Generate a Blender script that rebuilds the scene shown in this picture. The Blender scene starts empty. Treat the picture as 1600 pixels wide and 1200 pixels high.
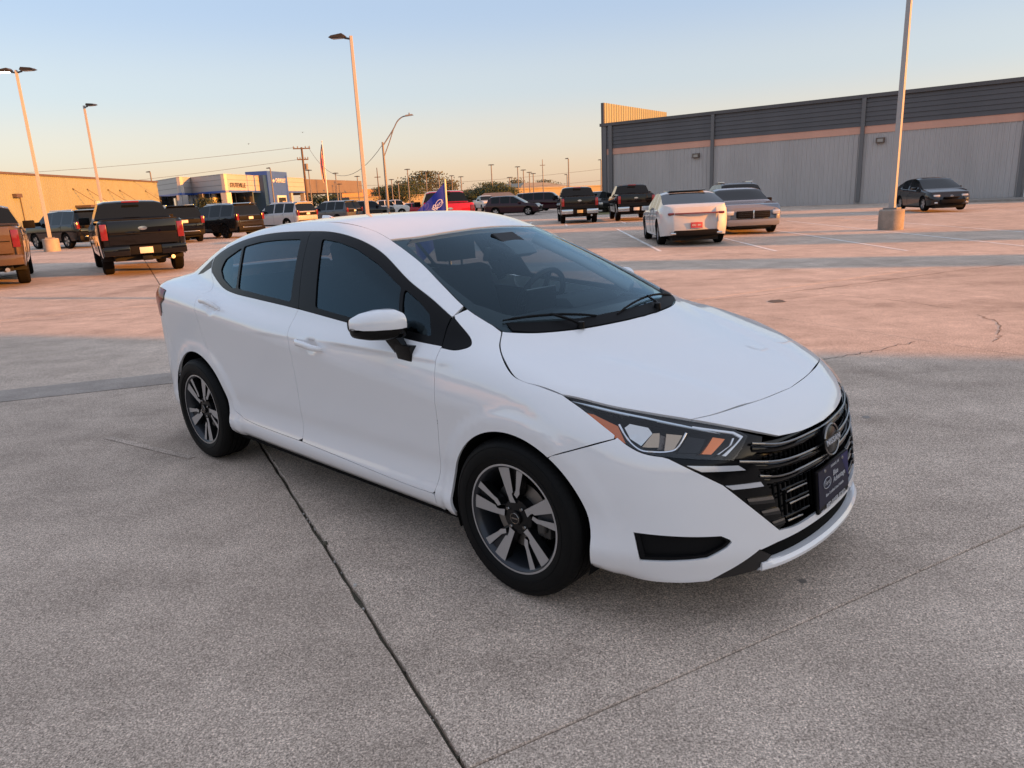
import bpy, bmesh, math, random
import numpy as np
from mathutils import Vector, Matrix
from mathutils.geometry import delaunay_2d_cdt

# ------------------------------------------------------------------ camera, sky, sun, exposure
scene = bpy.context.scene
COL = scene.collection
CAM_H, PITCH, ROLL, FPX = 1.499, math.radians(14.5), -.0476, 1123.54
cam_data = bpy.data.cameras.new('camera')
cam = bpy.data.objects.new('camera', cam_data)
COL.objects.link(cam)
cam_data.sensor_width = 36.0
cam_data.lens = 36.0 * FPX / 1600.0
cam_data.clip_start, cam_data.clip_end = 0.05, 6000.0
_cp, _sp, _cr, _sr = math.cos(PITCH), math.sin(PITCH), math.cos(ROLL), math.sin(ROLL)
_f = Vector((0, _cp, -_sp)); _u = Vector((0, _sp, _cp)); _r = Vector((1, 0, 0))
_r2 = _cr * _r + _sr * _u
_u2 = -_sr * _r + _cr * _u
_m = Matrix((_r2, _u2, -_f)).transposed().to_4x4()
_m.translation = Vector((0, 0, CAM_H))
cam.matrix_world = _m
scene.camera = cam

SUN_EL = math.radians(9.0)
SUN_DIR = Vector((.943 * math.cos(SUN_EL), -.334 * math.cos(SUN_EL), math.sin(SUN_EL))).normalized()   # towards the sun
world = bpy.data.worlds.new('World'); scene.world = world; world.use_nodes = True
wn = world.node_tree.nodes; wl = world.node_tree.links
sky = wn.new('ShaderNodeTexSky'); sky.sky_type = 'NISHITA'; sky.sun_disc = False
sky.sun_elevation = SUN_EL
sky.sun_rotation = math.atan2(SUN_DIR.x, SUN_DIR.y)
sky.altitude = 200.0; sky.air_density = 1.0; sky.dust_density = 2.0; sky.ozone_density = 1.5
bg = wn['Background']; bg.inputs['Strength'].default_value = 0.12
# haze tints the clear evening sky: the same gradient all the way round, from peach at the horizon to pale blue overhead
tc_ = wn.new('ShaderNodeTexCoord'); sx_ = wn.new('ShaderNodeSeparateXYZ'); wl.new(tc_.outputs['Generated'], sx_.inputs[0])
rp_ = wn.new('ShaderNodeValToRGB'); rp_.color_ramp.interpolation = 'EASE'
_st = [(0.0, (.90, .60, .42)), (.03, (.91, .665, .49)), (.075, (.83, .715, .625)), (.14, (.66, .695, .745)), (.235, (.50, .605, .80)), (.45, (.64, .70, .86)), (1.0, (.70, .75, .90))]
while len(rp_.color_ramp.elements) < len(_st): rp_.color_ramp.elements.new(.5)
for e_, (q_, c_) in zip(rp_.color_ramp.elements, _st): e_.position = q_; e_.color = (*c_, 1)
wl.new(sx_.outputs['Z'], rp_.inputs['Fac'])
sc_ = wn.new('ShaderNodeVectorMath'); sc_.operation = 'SCALE'; sc_.inputs['Scale'].default_value = 2.02; wl.new(rp_.outputs['Color'], sc_.inputs[0])
mx_ = wn.new('ShaderNodeMixRGB'); mx_.inputs['Fac'].default_value = .82
wl.new(sky.outputs['Color'], mx_.inputs['Color1']); wl.new(sc_.outputs[0], mx_.inputs['Color2'])
wl.new(mx_.outputs['Color'], bg.inputs['Color'])
sun_data = bpy.data.lights.new('sun', 'SUN')
sun_data.energy = 2.8; sun_data.angle = math.radians(0.6); sun_data.color = (1.0, .325, .025)
sun = bpy.data.objects.new('sun', sun_data); COL.objects.link(sun)
sun.rotation_euler = SUN_DIR.to_track_quat('Z', 'Y').to_euler()
scene.view_settings.view_transform = 'Standard'
scene.view_settings.look = 'None'
scene.view_settings.exposure = 1.92
scene.view_settings.gamma = 1.0
scene.view_settings.use_curve_mapping = False
scene.render.engine = 'CYCLES'
scene.cycles.max_bounces = 8; scene.cycles.transparent_max_bounces = 12
scene.cycles.use_denoising = True
scene.cycles.caustics_reflective = False; scene.cycles.caustics_refractive = False

# ------------------------------------------------------------------ helpers: materials
MATS = {}
def mat(name, col, rough=.5, metal=0., coat=0., spec=.5, emit=None, estr=0., trans=0., alpha=1.):
    if name in MATS: return MATS[name]
    m = bpy.data.materials.new(name); m.use_nodes = True
    b = m.node_tree.nodes['Principled BSDF']
    b.inputs['Base Color'].default_value = (*col, 1)
    b.inputs['Roughness'].default_value = rough
    b.inputs['Metallic'].default_value = metal
    b.inputs['Coat Weight'].default_value = coat
    b.inputs['Coat Roughness'].default_value = .03
    b.inputs['Specular IOR Level'].default_value = spec
    b.inputs['Transmission Weight'].default_value = trans
    b.inputs['Alpha'].default_value = alpha
    if emit:
        b.inputs['Emission Color'].default_value = (*emit, 1); b.inputs['Emission Strength'].default_value = estr
    MATS[name] = m
    return m
def nodes_of(m): return m.node_tree.nodes, m.node_tree.links, m.node_tree.nodes['Principled BSDF']
def glassmat(name, tint, ior=1.5, rough=0.0, refl=(1, 1, 1)):
    """thin window pane: tinted see-through plus a Fresnel reflection"""
    if name in MATS: return MATS[name]
    m = bpy.data.materials.new(name); m.use_nodes = True
    n, l = m.node_tree.nodes, m.node_tree.links
    for x in list(n): n.remove(x)
    o = n.new('ShaderNodeOutputMaterial'); mx = n.new('ShaderNodeMixShader'); fr = n.new('ShaderNodeFresnel')
    t = n.new('ShaderNodeBsdfTransparent'); g = n.new('ShaderNodeBsdfGlossy')
    geo = n.new('ShaderNodeNewGeometry'); mm = n.new('ShaderNodeMath'); mm.operation = 'SUBTRACT'; mm.inputs[0].default_value = 1
    m2 = n.new('ShaderNodeMath'); m2.operation = 'MULTIPLY'
    l.new(geo.outputs['Backfacing'], mm.inputs[1]); l.new(fr.outputs[0], m2.inputs[0]); l.new(mm.outputs[0], m2.inputs[1])
    fr.inputs['IOR'].default_value = ior; t.inputs['Color'].default_value = (*tint, 1)
    g.inputs['Roughness'].default_value = rough; g.inputs['Color'].default_value = (*refl, 1)
    l.new(m2.outputs[0], mx.inputs[0]); l.new(t.outputs[0], mx.inputs[1]); l.new(g.outputs[0], mx.inputs[2])
    l.new(mx.outputs[0], o.inputs['Surface'])
    MATS[name] = m
    return m

# ------------------------------------------------------------------ helpers: objects
def link(name, me, material=None, parent=None, loc=None, rotz=None):
    o = bpy.data.objects.new(name, me); COL.objects.link(o)
    if material is not None and me is not None:
        me.materials.clear()
        for mm in (material if isinstance(material, (list, tuple)) else [material]): me.materials.append(mm)
    if parent is not None: o.parent = parent
    if loc is not None: o.location = loc
    if rotz is not None: o.rotation_euler = (0, 0, rotz)
    return o
def tag(o, label, cat, group=None):
    o['label'] = label; o['category'] = cat
    if group: o['group'] = group
    return o
def struct(o): o['kind'] = 'structure'; return o
def empty(name, loc=(0, 0, 0), rotz=0.):
    o = bpy.data.objects.new(name, None); COL.objects.link(o)
    o.empty_display_size = .2; o.location = loc; o.rotation_euler = (0, 0, rotz)
    return o
class MB:
    """collects simple shapes, builds ONE mesh"""
    def __init__(s): s.v = []; s.f = []; s.mi = []
    def add(s, v, f, mi=0):
        k = len(s.v); s.v += [tuple(p) for p in v]; s.f += [tuple(i + k for i in q) for q in f]; s.mi += [mi] * len(f)
    def box(s, x0, x1, y0, y1, z0, z1, mi=0):
        v = [(x, y, z) for z in (z0, z1) for y in (y0, y1) for x in (x0, x1)]
        s.add(v, [(0, 2, 3, 1), (4, 5, 7, 6), (0, 1, 5, 4), (2, 6, 7, 3), (0, 4, 6, 2), (1, 3, 7, 5)], mi)
    def hexa(s, bot, top, mi=0):
        """bot, top: 4 points each counter-clockwise seen from above"""
        v = list(bot) + list(top)
        s.add(v, [(3, 2, 1, 0), (4, 5, 6, 7), (0, 1, 5, 4), (1, 2, 6, 5), (2, 3, 7, 6), (3, 0, 4, 7)], mi)
    def tube(s, pts, rad, n=8, mi=0, cap=True):
        """round bar along points; rad a number or one per point"""
        pts = [Vector(p) for p in pts]; rad = rad if isinstance(rad, (list, tuple)) else [rad] * len(pts)
        rings = []; ref = None
        for i, p in enumerate(pts):
            d = (pts[min(i + 1, len(pts) - 1)] - pts[max(i - 1, 0)]).normalized()
            if ref is None:
                ref = Vector((0, 0, 1)) if abs(d.z) < .9 else Vector((1, 0, 0))
            a = (ref - d * ref.dot(d)).normalized(); b = d.cross(a); ref = a
            rings.append([p + (a * math.cos(2 * math.pi * k / n) + b * math.sin(2 * math.pi * k / n)) * rad[i] for k in range(n)])
        v = [q for r in rings for q in r]; f = []
        for i in range(len(rings) - 1):
            for k in range(n):
                f.append((i * n + k, i * n + (k + 1) % n, (i + 1) * n + (k + 1) % n, (i + 1) * n + k))
        if cap:
            f.append(tuple(range(n))[::-1]); f.append(tuple((len(rings) - 1) * n + k for k in range(n)))
        s.add(v, f, mi)
    def lathe(s, prof, n=32, axis='y', c=(0, 0, 0), mi=0):
        """prof: (radius, height along axis); open profile"""
        v = []; f = []
        for r, h in prof:
            for k in range(n):
                a = 2 * math.pi * k / n; p, q = r * math.cos(a), r * math.sin(a)
                v.append((c[0] + p, c[1] + h, c[2] + q) if axis == 'y' else ((c[0] + p, c[1] + q, c[2] + h) if axis == 'z' else (c[0] + h, c[1] + p, c[2] + q)))
        for i in range(len(prof) - 1):
            for k in range(n):
                q = (i * n + k, i * n + (k + 1) % n, (i + 1) * n + (k + 1) % n, (i + 1) * n + k)
                f.append(q if axis != 'y' else q[::-1])
        s.add(v, f, mi)
    def prism(s, poly, d, mi=0, mi_side=None):
        """poly: 3D points; extruded by vector d"""
        n = len(poly); d = Vector(d); v = [Vector(p) for p in poly]; w = [p + d for p in v]
        s.add(v + w, [tuple(range(n))[::-1], tuple(range(n, 2 * n))], mi)
        s.add(v + w, [(i, (i + 1) % n, n + (i + 1) % n, n + i) for i in range(n)], mi if mi_side is None else mi_side)
    def build(s, name, material=None, parent=None, smooth=None, loc=None, rotz=None, bevel=0.):
        me = bpy.data.meshes.new(name); me.from_pydata(s.v, [], s.f)
        mats = material if isinstance(material, (list, tuple)) else [material]
        for m in mats:
            if m: me.materials.append(m)
        if len(mats) > 1: me.polygons.foreach_set('material_index', s.mi)
        if bevel > 0 or smooth:
            bm = bmesh.new(); bm.from_mesh(me)
            if bevel > 0:
                bmesh.ops.remove_doubles(bm, verts=bm.verts, dist=1e-5)
                ed = [e for e in bm.edges if len(e.link_faces) == 2 and e.calc_face_angle(0) > .5]
                bmesh.ops.bevel(bm, geom=ed, offset=bevel, segments=2, profile=.6, affect='EDGES', clamp_overlap=True)
            bmesh.ops.recalc_face_normals(bm, faces=bm.faces)
            bm.to_mesh(me); bm.free()
            if smooth:
                me.polygons.foreach_set('use_smooth', [True] * len(me.polygons))
                me.set_sharp_from_angle(angle=math.radians(smooth))
        me.update()
        return link(name, me, None, parent, loc, rotz)
def text_mesh(name, body, size, material, parent=None, extrude=.002, align='CENTER', shear=0., spacing=1., bold=0.):
    cu = bpy.data.curves.new(name, 'FONT'); cu.body = body; cu.size = size; cu.extrude = extrude; cu.offset = bold
    cu.align_x = align; cu.align_y = 'CENTER'; cu.shear = shear; cu.space_character = spacing; cu.resolution_u = 2
    t = bpy.data.objects.new(name, cu); COL.objects.link(t)
    dg = bpy.context.evaluated_depsgraph_get(); dg.update()
    me = bpy.data.meshes.new_from_object(t.evaluated_get(dg)); me.name = name
    bpy.data.objects.remove(t); bpy.data.curves.remove(cu)
    return link(name, me, material, parent)
def frame_matrix(o, right, up, normal):
    """orientation whose local x,y,z are right, up, normal, at o"""
    m = Matrix((Vector(right), Vector(up), Vector(normal))).transposed().to_4x4(); m.translation = Vector(o); return m
def cr(pts, n=7):
    """smooth open curve through points (any dimension)"""
    P = np.array(pts, float); out = []
    for i in range(len(P) - 1):
        p0 = P[i - 1] if i else 2 * P[0] - P[1]; p3 = P[i + 2] if i + 2 < len(P) else 2 * P[-1] - P[-2]
        p1, p2 = P[i], P[i + 1]
        d0 = max(np.linalg.norm(p1 - p0), 1e-6) ** .5; d1 = max(np.linalg.norm(p2 - p1), 1e-6) ** .5; d2 = max(np.linalg.norm(p3 - p2), 1e-6) ** .5
        m1 = (p1 - p0) / d0 - (p2 - p0) / (d0 + d1) + (p2 - p1) / d1; m2 = (p2 - p1) / d1 - (p3 - p1) / (d1 + d2) + (p3 - p2) / d2
        m1 *= d1; m2 *= d1
        for t in np.linspace(0, 1, n, endpoint=False):
            out.append((2*t**3-3*t*t+1)*p1 + (t**3-2*t*t+t)*m1 + (-2*t**3+3*t*t)*p2 + (t**3-t*t)*m2)
    out.append(P[-1])
    return [tuple(q) for q in out]

# ------------------------------------------------------------------ where things stand: a pixel of the photograph and a distance ahead give a place
def at(px, py, Y):
    d = _f + ((px - 800) / FPX) * _r2 - ((py - 600) / FPX) * _u2
    return Vector((0, 0, CAM_H)) + d * (Y / d.y)
def gnd(px, py, z=0.):
    d = _f + ((px - 800) / FPX) * _r2 - ((py - 600) / FPX) * _u2
    return Vector((0, 0, CAM_H)) + d * ((z - CAM_H) / d.z)
rng = random.Random(7)

# ------------------------------------------------------------------ ground: concrete lot
def concrete(name, c1, c2, speck=1., slab=True):
    m = bpy.data.materials.new(name); m.use_nodes = True; n, l, b = nodes_of(m)
    geo = n.new('ShaderNodeNewGeometry')
    def noise(sc, det, rough=.55):
        t = n.new('ShaderNodeTexNoise'); t.inputs['Scale'].default_value = sc; t.inputs['Detail'].default_value = det; t.inputs['Roughness'].default_value = rough
        l.new(geo.outputs['Position'], t.inputs['Vector']); return t
    def ramp(src, a, b_, ca, cb):
        r = n.new('ShaderNodeValToRGB'); r.color_ramp.elements[0].position = a; r.color_ramp.elements[1].position = b_
        r.color_ramp.elements[0].color = (*ca, 1); r.color_ramp.elements[1].color = (*cb, 1); l.new(src, r.inputs['Fac']); return r
    def mixc(f, a, b_, mode='MIX'):
        x = n.new('ShaderNodeMixRGB'); x.blend_type = mode
        if isinstance(f, (int, float)): x.inputs['Fac'].default_value = f
        else: l.new(f, x.inputs['Fac'])
        l.new(a, x.inputs['Color1']); l.new(b_, x.inputs['Color2']); return x
    big = noise(.31, 7, .62); base = ramp(big.outputs['Fac'], .3, .7, c1, c2)
    mid = noise(2.1, 8, .7); st = ramp(mid.outputs['Fac'], .34, .70, (.80, .79, .78), (1.15, 1.145, 1.14)); base = mixc(1., base.outputs['Color'], st.outputs['Color'], 'MULTIPLY')
    # streaks left by brooming and traffic
    mp = n.new('ShaderNodeMapping'); mp.inputs['Rotation'].default_value = (0, 0, math.radians(-27)); mp.inputs['Scale'].default_value = (.35, 3.2, 1)
    l.new(geo.outputs['Position'], mp.inputs['Vector'])
    sn = n.new('ShaderNodeTexNoise'); sn.inputs['Scale'].default_value = 1.4; sn.inputs['Detail'].default_value = 7; sn.inputs['Roughness'].default_value = .65; l.new(mp.outputs[0], sn.inputs['Vector'])
    sr = ramp(sn.outputs['Fac'], .35, .72, (.90, .895, .89), (1.08, 1.08, 1.08)); base = mixc(.8, base.outputs['Color'], sr.outputs['Color'], 'MULTIPLY')
    # exposed aggregate: dark and light grains of a few millimetres
    fine = noise(150, 4, .8); fr = ramp(fine.outputs['Fac'], .37, .63, (.42, .40, .39), (1.58, 1.56, 1.53)); mid2 = noise(58, 3, .7); m2r = ramp(mid2.outputs['Fac'], .36, .66, (.84, .835, .83), (1.14, 1.135, 1.13)); base = mixc(speck, base.outputs['Color'], m2r.outputs['Color'], 'MULTIPLY'); base = mixc(speck, base.outputs['Color'], fr.outputs['Color'], 'MULTIPLY')
    vo = n.new('ShaderNodeTexVoronoi'); vo.inputs['Scale'].default_value = 190; l.new(geo.outputs['Position'], vo.inputs['Vector'])
    vr = ramp(vo.outputs['Color'], .0, 1., (.56, .54, .53), (1.34, 1.33, 1.32)); base = mixc(speck, base.outputs['Color'], vr.outputs['Color'], 'MULTIPLY')
    # dark tyre and oil stains
    oi = noise(.55, 4, .6); orr = ramp(oi.outputs['Fac'], .54, .74, (1, 1, 1), (.70, .685, .67)); base = mixc(1., base.outputs['Color'], orr.outputs['Color'], 'MULTIPLY')
    if slab:
        ob = n.new('ShaderNodeObjectInfo'); rr = ramp(ob.outputs['Random'], 0, 1, (.93, .925, .92), (1.05, 1.05, 1.05)); base = mixc(1., base.outputs['Color'], rr.outputs['Color'], 'MULTIPLY')
    l.new(base.outputs['Color'], b.inputs['Base Color'])
    b.inputs['Roughness'].default_value = .88; b.inputs['Specular IOR Level'].default_value = .25
    bm_ = n.new('ShaderNodeBump'); bm_.inputs['Strength'].default_value = .22; bm_.inputs['Distance'].default_value = .003
    l.new(fine.outputs['Fac'], bm_.inputs['Height']); l.new(bm_.outputs[0], b.inputs['Normal'])
    return m
CONC = concrete('exposed aggregate concrete', (.50, .418, .350), (.68, .577, .49))
DIRT = concrete('dirt in the joints', (.085, .08, .06), (.15, .135, .105), .6, False)
FARG = concrete('far ground', (.22, .19, .155), (.30, .26, .22), .3, False)
PATCH = concrete('asphalt patch', (.36, .315, .275), (.41, .36, .32), .45, False)
KERBM = concrete('kerb concrete', (.30, .28, .25), (.38, .35, .32), .5, False)
GA = math.radians(27.5); U = Vector((math.cos(GA), math.sin(GA), 0)); VV = Vector((-math.sin(GA), math.cos(GA), 0))
mb = MB(); mb.add([(-3500, -3500, -.035), (3500, -3500, -.035), (3500, 3500, -.035), (-3500, 3500, -.035)], [(0, 1, 2, 3)])
ground = mb.build('ground', FARG); struct(ground)
mb = MB(); mb.add([tuple(U * a + VV * b + Vector((0, 0, -.022))) for a, b in ((-60, -12), (60, -12), (60, 92), (-60, 92))], [(0, 1, 2, 3)])
mb.build('joint_bed', DIRT, ground)
SU, SV, U0, V0 = 6.0, 6.12, .60, 1.53
def slab_mesh(l, r, chip=0.):
    """one slab, its edges rounded; l and r are the half joint widths on the two u sides"""
    b = MB(); g = .0022; e = .003
    x0, x1, y0, y1 = l, SU - r, g, SV - g
    def edge(a, c, n, ph):
        return [a + (c - a) * k / n for k in range(n)]
    ring = []
    n = 60 if chip else 1
    rr = random.Random(3)
    pts = [(x, y0) for x in edge(x0, x1, 1, 0)] + [(x1 - (rr.random() ** 3) * chip, y) for y in edge(y0, y1, n, 0)] + [(x, y1) for x in edge(x1, x0, 1, 0)] + [(x0 + (rr.random() ** 3) * chip, y) for y in edge(y1, y0, n, 0)]
    m = len(pts); cx, cy = SU / 2, SV / 2
    inn = [(x + (e if x < cx else -e), y + (e if y < cy else -e)) for x, y in pts]
    v = [(x, y, -.03) for x, y in pts] + [(x, y, -.005) for x, y in pts] + [(x, y, 0) for x, y in inn]
    b.add(v, [(i, (i + 1) % m, m + (i + 1) % m, m + i) for i in range(m)] + [(m + i, m + (i + 1) % m, 2 * m + (i + 1) % m, 2 * m + i) for i in range(m)] + [tuple(range(2 * m, 3 * m))])
    return b
protos = {}
for key, (a, c, ch) in dict(n=(.0022, .0022, 0), l=(.0022, .006, .009), r=(.006, .0022, .009)).items():
    protos[key] = slab_mesh(a, c, ch).build('concrete_slab', CONC, ground).data
for o in [o for o in bpy.data.objects if o.name.startswith('concrete_slab')]: bpy.data.objects.remove(o)
for i in range(-9, 9):
    for j in range(-2, 14):
        p = U * (U0 + SU * i) + VV * (V0 + SV * j)
        c = p + U * 3 + VV * 3
        if c.y < -4 or abs(c.x) > c.y * .9 + 9: continue
        o = link('concrete_slab', protos['l' if i == -1 else ('r' if i == 0 else 'n')], None, ground, p, GA)
        o.location.z = rng.uniform(-.0015, .0015)
# repair strip at the left, saw cut, parking lines
WORN = mat('worn white paint', (.62, .60, .57), .8)
n_, l_, b_ = nodes_of(WORN); g_ = n_.new('ShaderNodeNewGeometry'); t_ = n_.new('ShaderNodeTexNoise'); t_.inputs['Scale'].default_value = 9; t_.inputs['Detail'].default_value = 8; t_.inputs['Roughness'].default_value = .7
r_ = n_.new('ShaderNodeValToRGB'); r_.color_ramp.elements[0].position = .40; r_.color_ramp.elements[1].position = .56; r_.color_ramp.elements[0].color = (.52, .45, .39, 1); r_.color_ramp.elements[1].color = (.86, .84, .80, 1)
l_.new(g_.outputs['Position'], t_.inputs['Vector']); l_.new(t_.outputs['Fac'], r_.inputs['Fac']); l_.new(r_.outputs['Color'], b_.inputs['Base Color'])
FAINT = concrete('faded white paint', (.585, .495, .42), (.665, .57, .49), 1., False)
def strip(name, pts, w, material, z=.0045, parent=ground):
    P = [Vector((p[0], p[1], z)) for p in pts]; v = []
    for i, p in enumerate(P):
        d = (P[min(i + 1, len(P) - 1)] - P[max(i - 1, 0)]).normalized(); s = Vector((-d.y, d.x, 0)); ww = w[i] if isinstance(w, (list, tuple)) else w
        v += [p + s * ww / 2, p - s * ww / 2]
    mb = MB(); mb.add(v, [(2 * i, 2 * i + 1, 2 * i + 3, 2 * i + 2) for i in range(len(P) - 1)]); return mb.build(name, material, parent)
strip('repair_strip', [gnd(-300, 648), gnd(0, 619.5), gnd(255, 592), gnd(420, 575)], .50, PATCH, .0035)
PD = Vector((.066, .998, 0))
for x20, y0, y1 in ((4.05, 18.6, 31.5), (6.55, 17.0, 31.5), (8.95, 15.6, 31.5), (11.35, 14.6, 31.5), (13.75, 18, 31.5)):
    strip('parking_line', [Vector((x20, 20, 0)) + PD * (y0 - 20), Vector((x20, 20, 0)) + PD * (y1 - 20)], .10, WORN)
for x36, y0, y1 in ((1.2, 36.5, 45), (3.2, 36.5, 45), (6.15, 36.5, 45), (9.2, 36.5, 45), (17.0, 32.5, 43), (19.6, 30.5, 43), (22.2, 30.5, 41)):
    strip('parking_line', [Vector((x36, 38, 0)) + PD * (y0 - 38), Vector((x36, 38, 0)) + PD * (y1 - 38)], .11, WORN)
strip('parking_line', [gnd(900, 357), gnd(1120, 352)], .10, FAINT)
strip('parking_line', [gnd(168, 684), gnd(300, 716)], .05, FAINT, .004)
# cracks
CRACK = mat('crack', (.11, .095, .08), .95)
def crack(pts, w=.008, seed=1):
    r = random.Random(seed); out = []
    for a, c in zip(pts, pts[1:]):
        for t in np.linspace(0, 1, 9)[:-1]: out.append(a.lerp(c, t) + Vector((r.uniform(-.03, .03), r.uniform(-.03, .03), 0)))
    strip('crack', out + [pts[-1]], [w * r.uniform(.4, 1.2) for _ in range(len(out) + 1)], CRACK, .003)
crack([gnd(1285, 562), gnd(1330, 555), gnd(1365, 549), gnd(1430, 534)], .010, 2)
crack([gnd(1530, 492), gnd(1560, 505), gnd(1562, 522), gnd(1552, 535)], .010, 3)
crack([gnd(1120, 468), gnd(1220, 458), gnd(1330, 445), gnd(1480, 425), gnd(1600, 410)], .02, 4)
crack([gnd(1205, 470), gnd(1290, 460), gnd(1400, 470), gnd(1490, 482)], .012, 5)
crack([gnd(0, 505), gnd(90, 499), gnd(180, 492), gnd(250, 487)], .016, 6)
mb = MB(); q = gnd(1213, 471)                                              # spalled spot
mb.add([(q.x + (.09 + .04 * rng.random()) * math.cos(a), q.y + (.11 + .06 * rng.random()) * math.sin(a), .004) for a in np.linspace(0, 2 * math.pi, 14, endpoint=False)], [tuple(range(14))]); mb.build('stain', CRACK, ground)
# loose stones in the wide joint
STONE = mat('pale stone', (.5, .47, .43), .9)
for k in range(90):
    v_ = 1.2 + 7.5 * rng.random() ** 1.5; q = U * (U0 + rng.uniform(-.02, .02)) + VV * (v_ - 0.6); r = rng.uniform(.002, .006) * (2.2 if k % 17 == 0 else 1)
    mb = MB(); mb.lathe([(.0001, r * 1.3), (r * .8, r), (r, .2 * r), (r * .7, -r)], 6, 'z')
    o = mb.build('pebble', STONE if k % 3 else DIRT, ground, loc=(q.x, q.y, -.014 if k % 17 else .002))
# oil drips and faint tyre marks
OIL = mat('oil stain', (.24, .205, .175), .6); OIL2 = mat('tyre mark', (.30, .262, .235), .8)
for k in range(46):
    u_ = rng.uniform(-9, 9); v_ = rng.uniform(1.2, 18); q = U * u_ + VV * v_
    if q.y < 1.2: continue
    rr = rng.uniform(.008, .035); nn = 9
    mb = MB(); mb.add([(q.x + rr * rng.uniform(.6, 1.2) * math.cos(a), q.y + rr * rng.uniform(.6, 1.2) * math.sin(a), .0025) for a in np.linspace(0, 2 * math.pi, nn, endpoint=False)], [tuple(range(nn))]); mb.build('stain', OIL, ground)


# ------------------------------------------------------------------ buildings
def noisy(name, col, var=.12, sc=.6, rough=.6, metal=0., coat=0.):
    m = mat(name, col, rough, metal, coat); n, l, b = nodes_of(m)
    g = n.new('ShaderNodeNewGeometry'); t = n.new('ShaderNodeTexNoise'); t.inputs['Scale'].default_value = sc; t.inputs['Detail'].default_value = 8; t.inputs['Roughness'].default_value = .65
    mp = n.new('ShaderNodeMapping'); mp.inputs['Scale'].default_value = (1, 1, .25); l.new(g.outputs['Position'], mp.inputs['Vector'])
    r = n.new('ShaderNodeValToRGB'); r.color_ramp.elements[0].position = .3; r.color_ramp.elements[1].position = .7
    r.color_ramp.elements[0].color = (*[c * (1 - var) for c in col], 1); r.color_ramp.elements[1].color = (*[min(1, c * (1 + var)) for c in col], 1)
    l.new(mp.outputs[0], t.inputs['Vector']); l.new(t.outputs['Fac'], r.inputs['Fac']); l.new(r.outputs['Color'], b.inputs['Base Color'])
    return m
GREYW = noisy('grey ribbed metal', (.44, .415, .40), .10, .5, .45)
DGREY = noisy('charcoal siding', (.09, .085, .087), .15, .5, .45)
STEELG = noisy('grey steel trim', (.14, .138, .14), .1, .5, .5)
TANST = noisy('salmon stripe', (.68, .36, .26), .08, .5, .5)
BEIGE = noisy('beige ribbed metal', (.265, .29, .22), .08, .3, .5)
BROWNT = noisy('brown trim', (.12, .085, .065), .1, .5, .5)
PALEP = noisy('pale panel', (.46, .44, .43), .06, .3, .4)
BLUEP = noisy('blue panel', (.045, .11, .40), .08, .3, .3)
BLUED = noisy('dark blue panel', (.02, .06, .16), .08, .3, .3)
SHOPGL = mat('shop glass', (.03, .035, .04), .06, 0, .3)
TANB = noisy('tan stucco', (.27, .25, .19), .08, .2, .8)
ROOFG = noisy('grey roof', (.16, .14, .13), .1, .3, .7)
WHITEP = noisy('white paint metal', (.68, .67, .64), .06, .8, .4)
class Wall:
    """a vertical plane from A to B; s metres along, h up, o metres out"""
    def __init__(s, A, B):
        s.A = Vector((A[0], A[1], 0)); s.d = Vector((B[0] - A[0], B[1] - A[1], 0)); s.L = s.d.length; s.d.normalize(); s.n = Vector((s.d.y, -s.d.x, 0))
        if s.n.dot(-s.A) < 0: s.n = -s.n
    def p(s, a, h, o=0.): q = s.A + s.d * a + s.n * o; return (q.x, q.y, h)
    def slab(s, mb, a0, a1, h0, h1, o0, o1, mi=0):
        mb.hexa([s.p(a0, h0, o0), s.p(a1, h0, o0), s.p(a1, h0, o1), s.p(a0, h0, o1)], [s.p(a0, h1, o0), s.p(a1, h1, o0), s.p(a1, h1, o1), s.p(a0, h1, o1)], mi)
    def ribs(s, mb, a0, a1, h0, h1, pitch, depth, o=0.):
        n = int((a1 - a0) / pitch); v = []; f = []; k = 0
        for i in range(n + 1):
            a = a0 + (a1 - a0) * i / n
            for da, oo in ((0, 0), (pitch * .62, 0), (pitch * .70, depth), (pitch * .92, depth)):
                if a + da > a1: break
                v += [s.p(a + da, h0, o + oo), s.p(a + da, h1, o + oo)]; k += 1
        mb.add(v, [(2 * i, 2 * i + 2, 2 * i + 3, 2 * i + 1) for i in range(k - 1)])
def fix(o):
    bm = bmesh.new(); bm.from_mesh(o.data); bmesh.ops.recalc_face_normals(bm, faces=bm.faces); bm.to_mesh(o.data); bm.free(); return o

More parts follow.
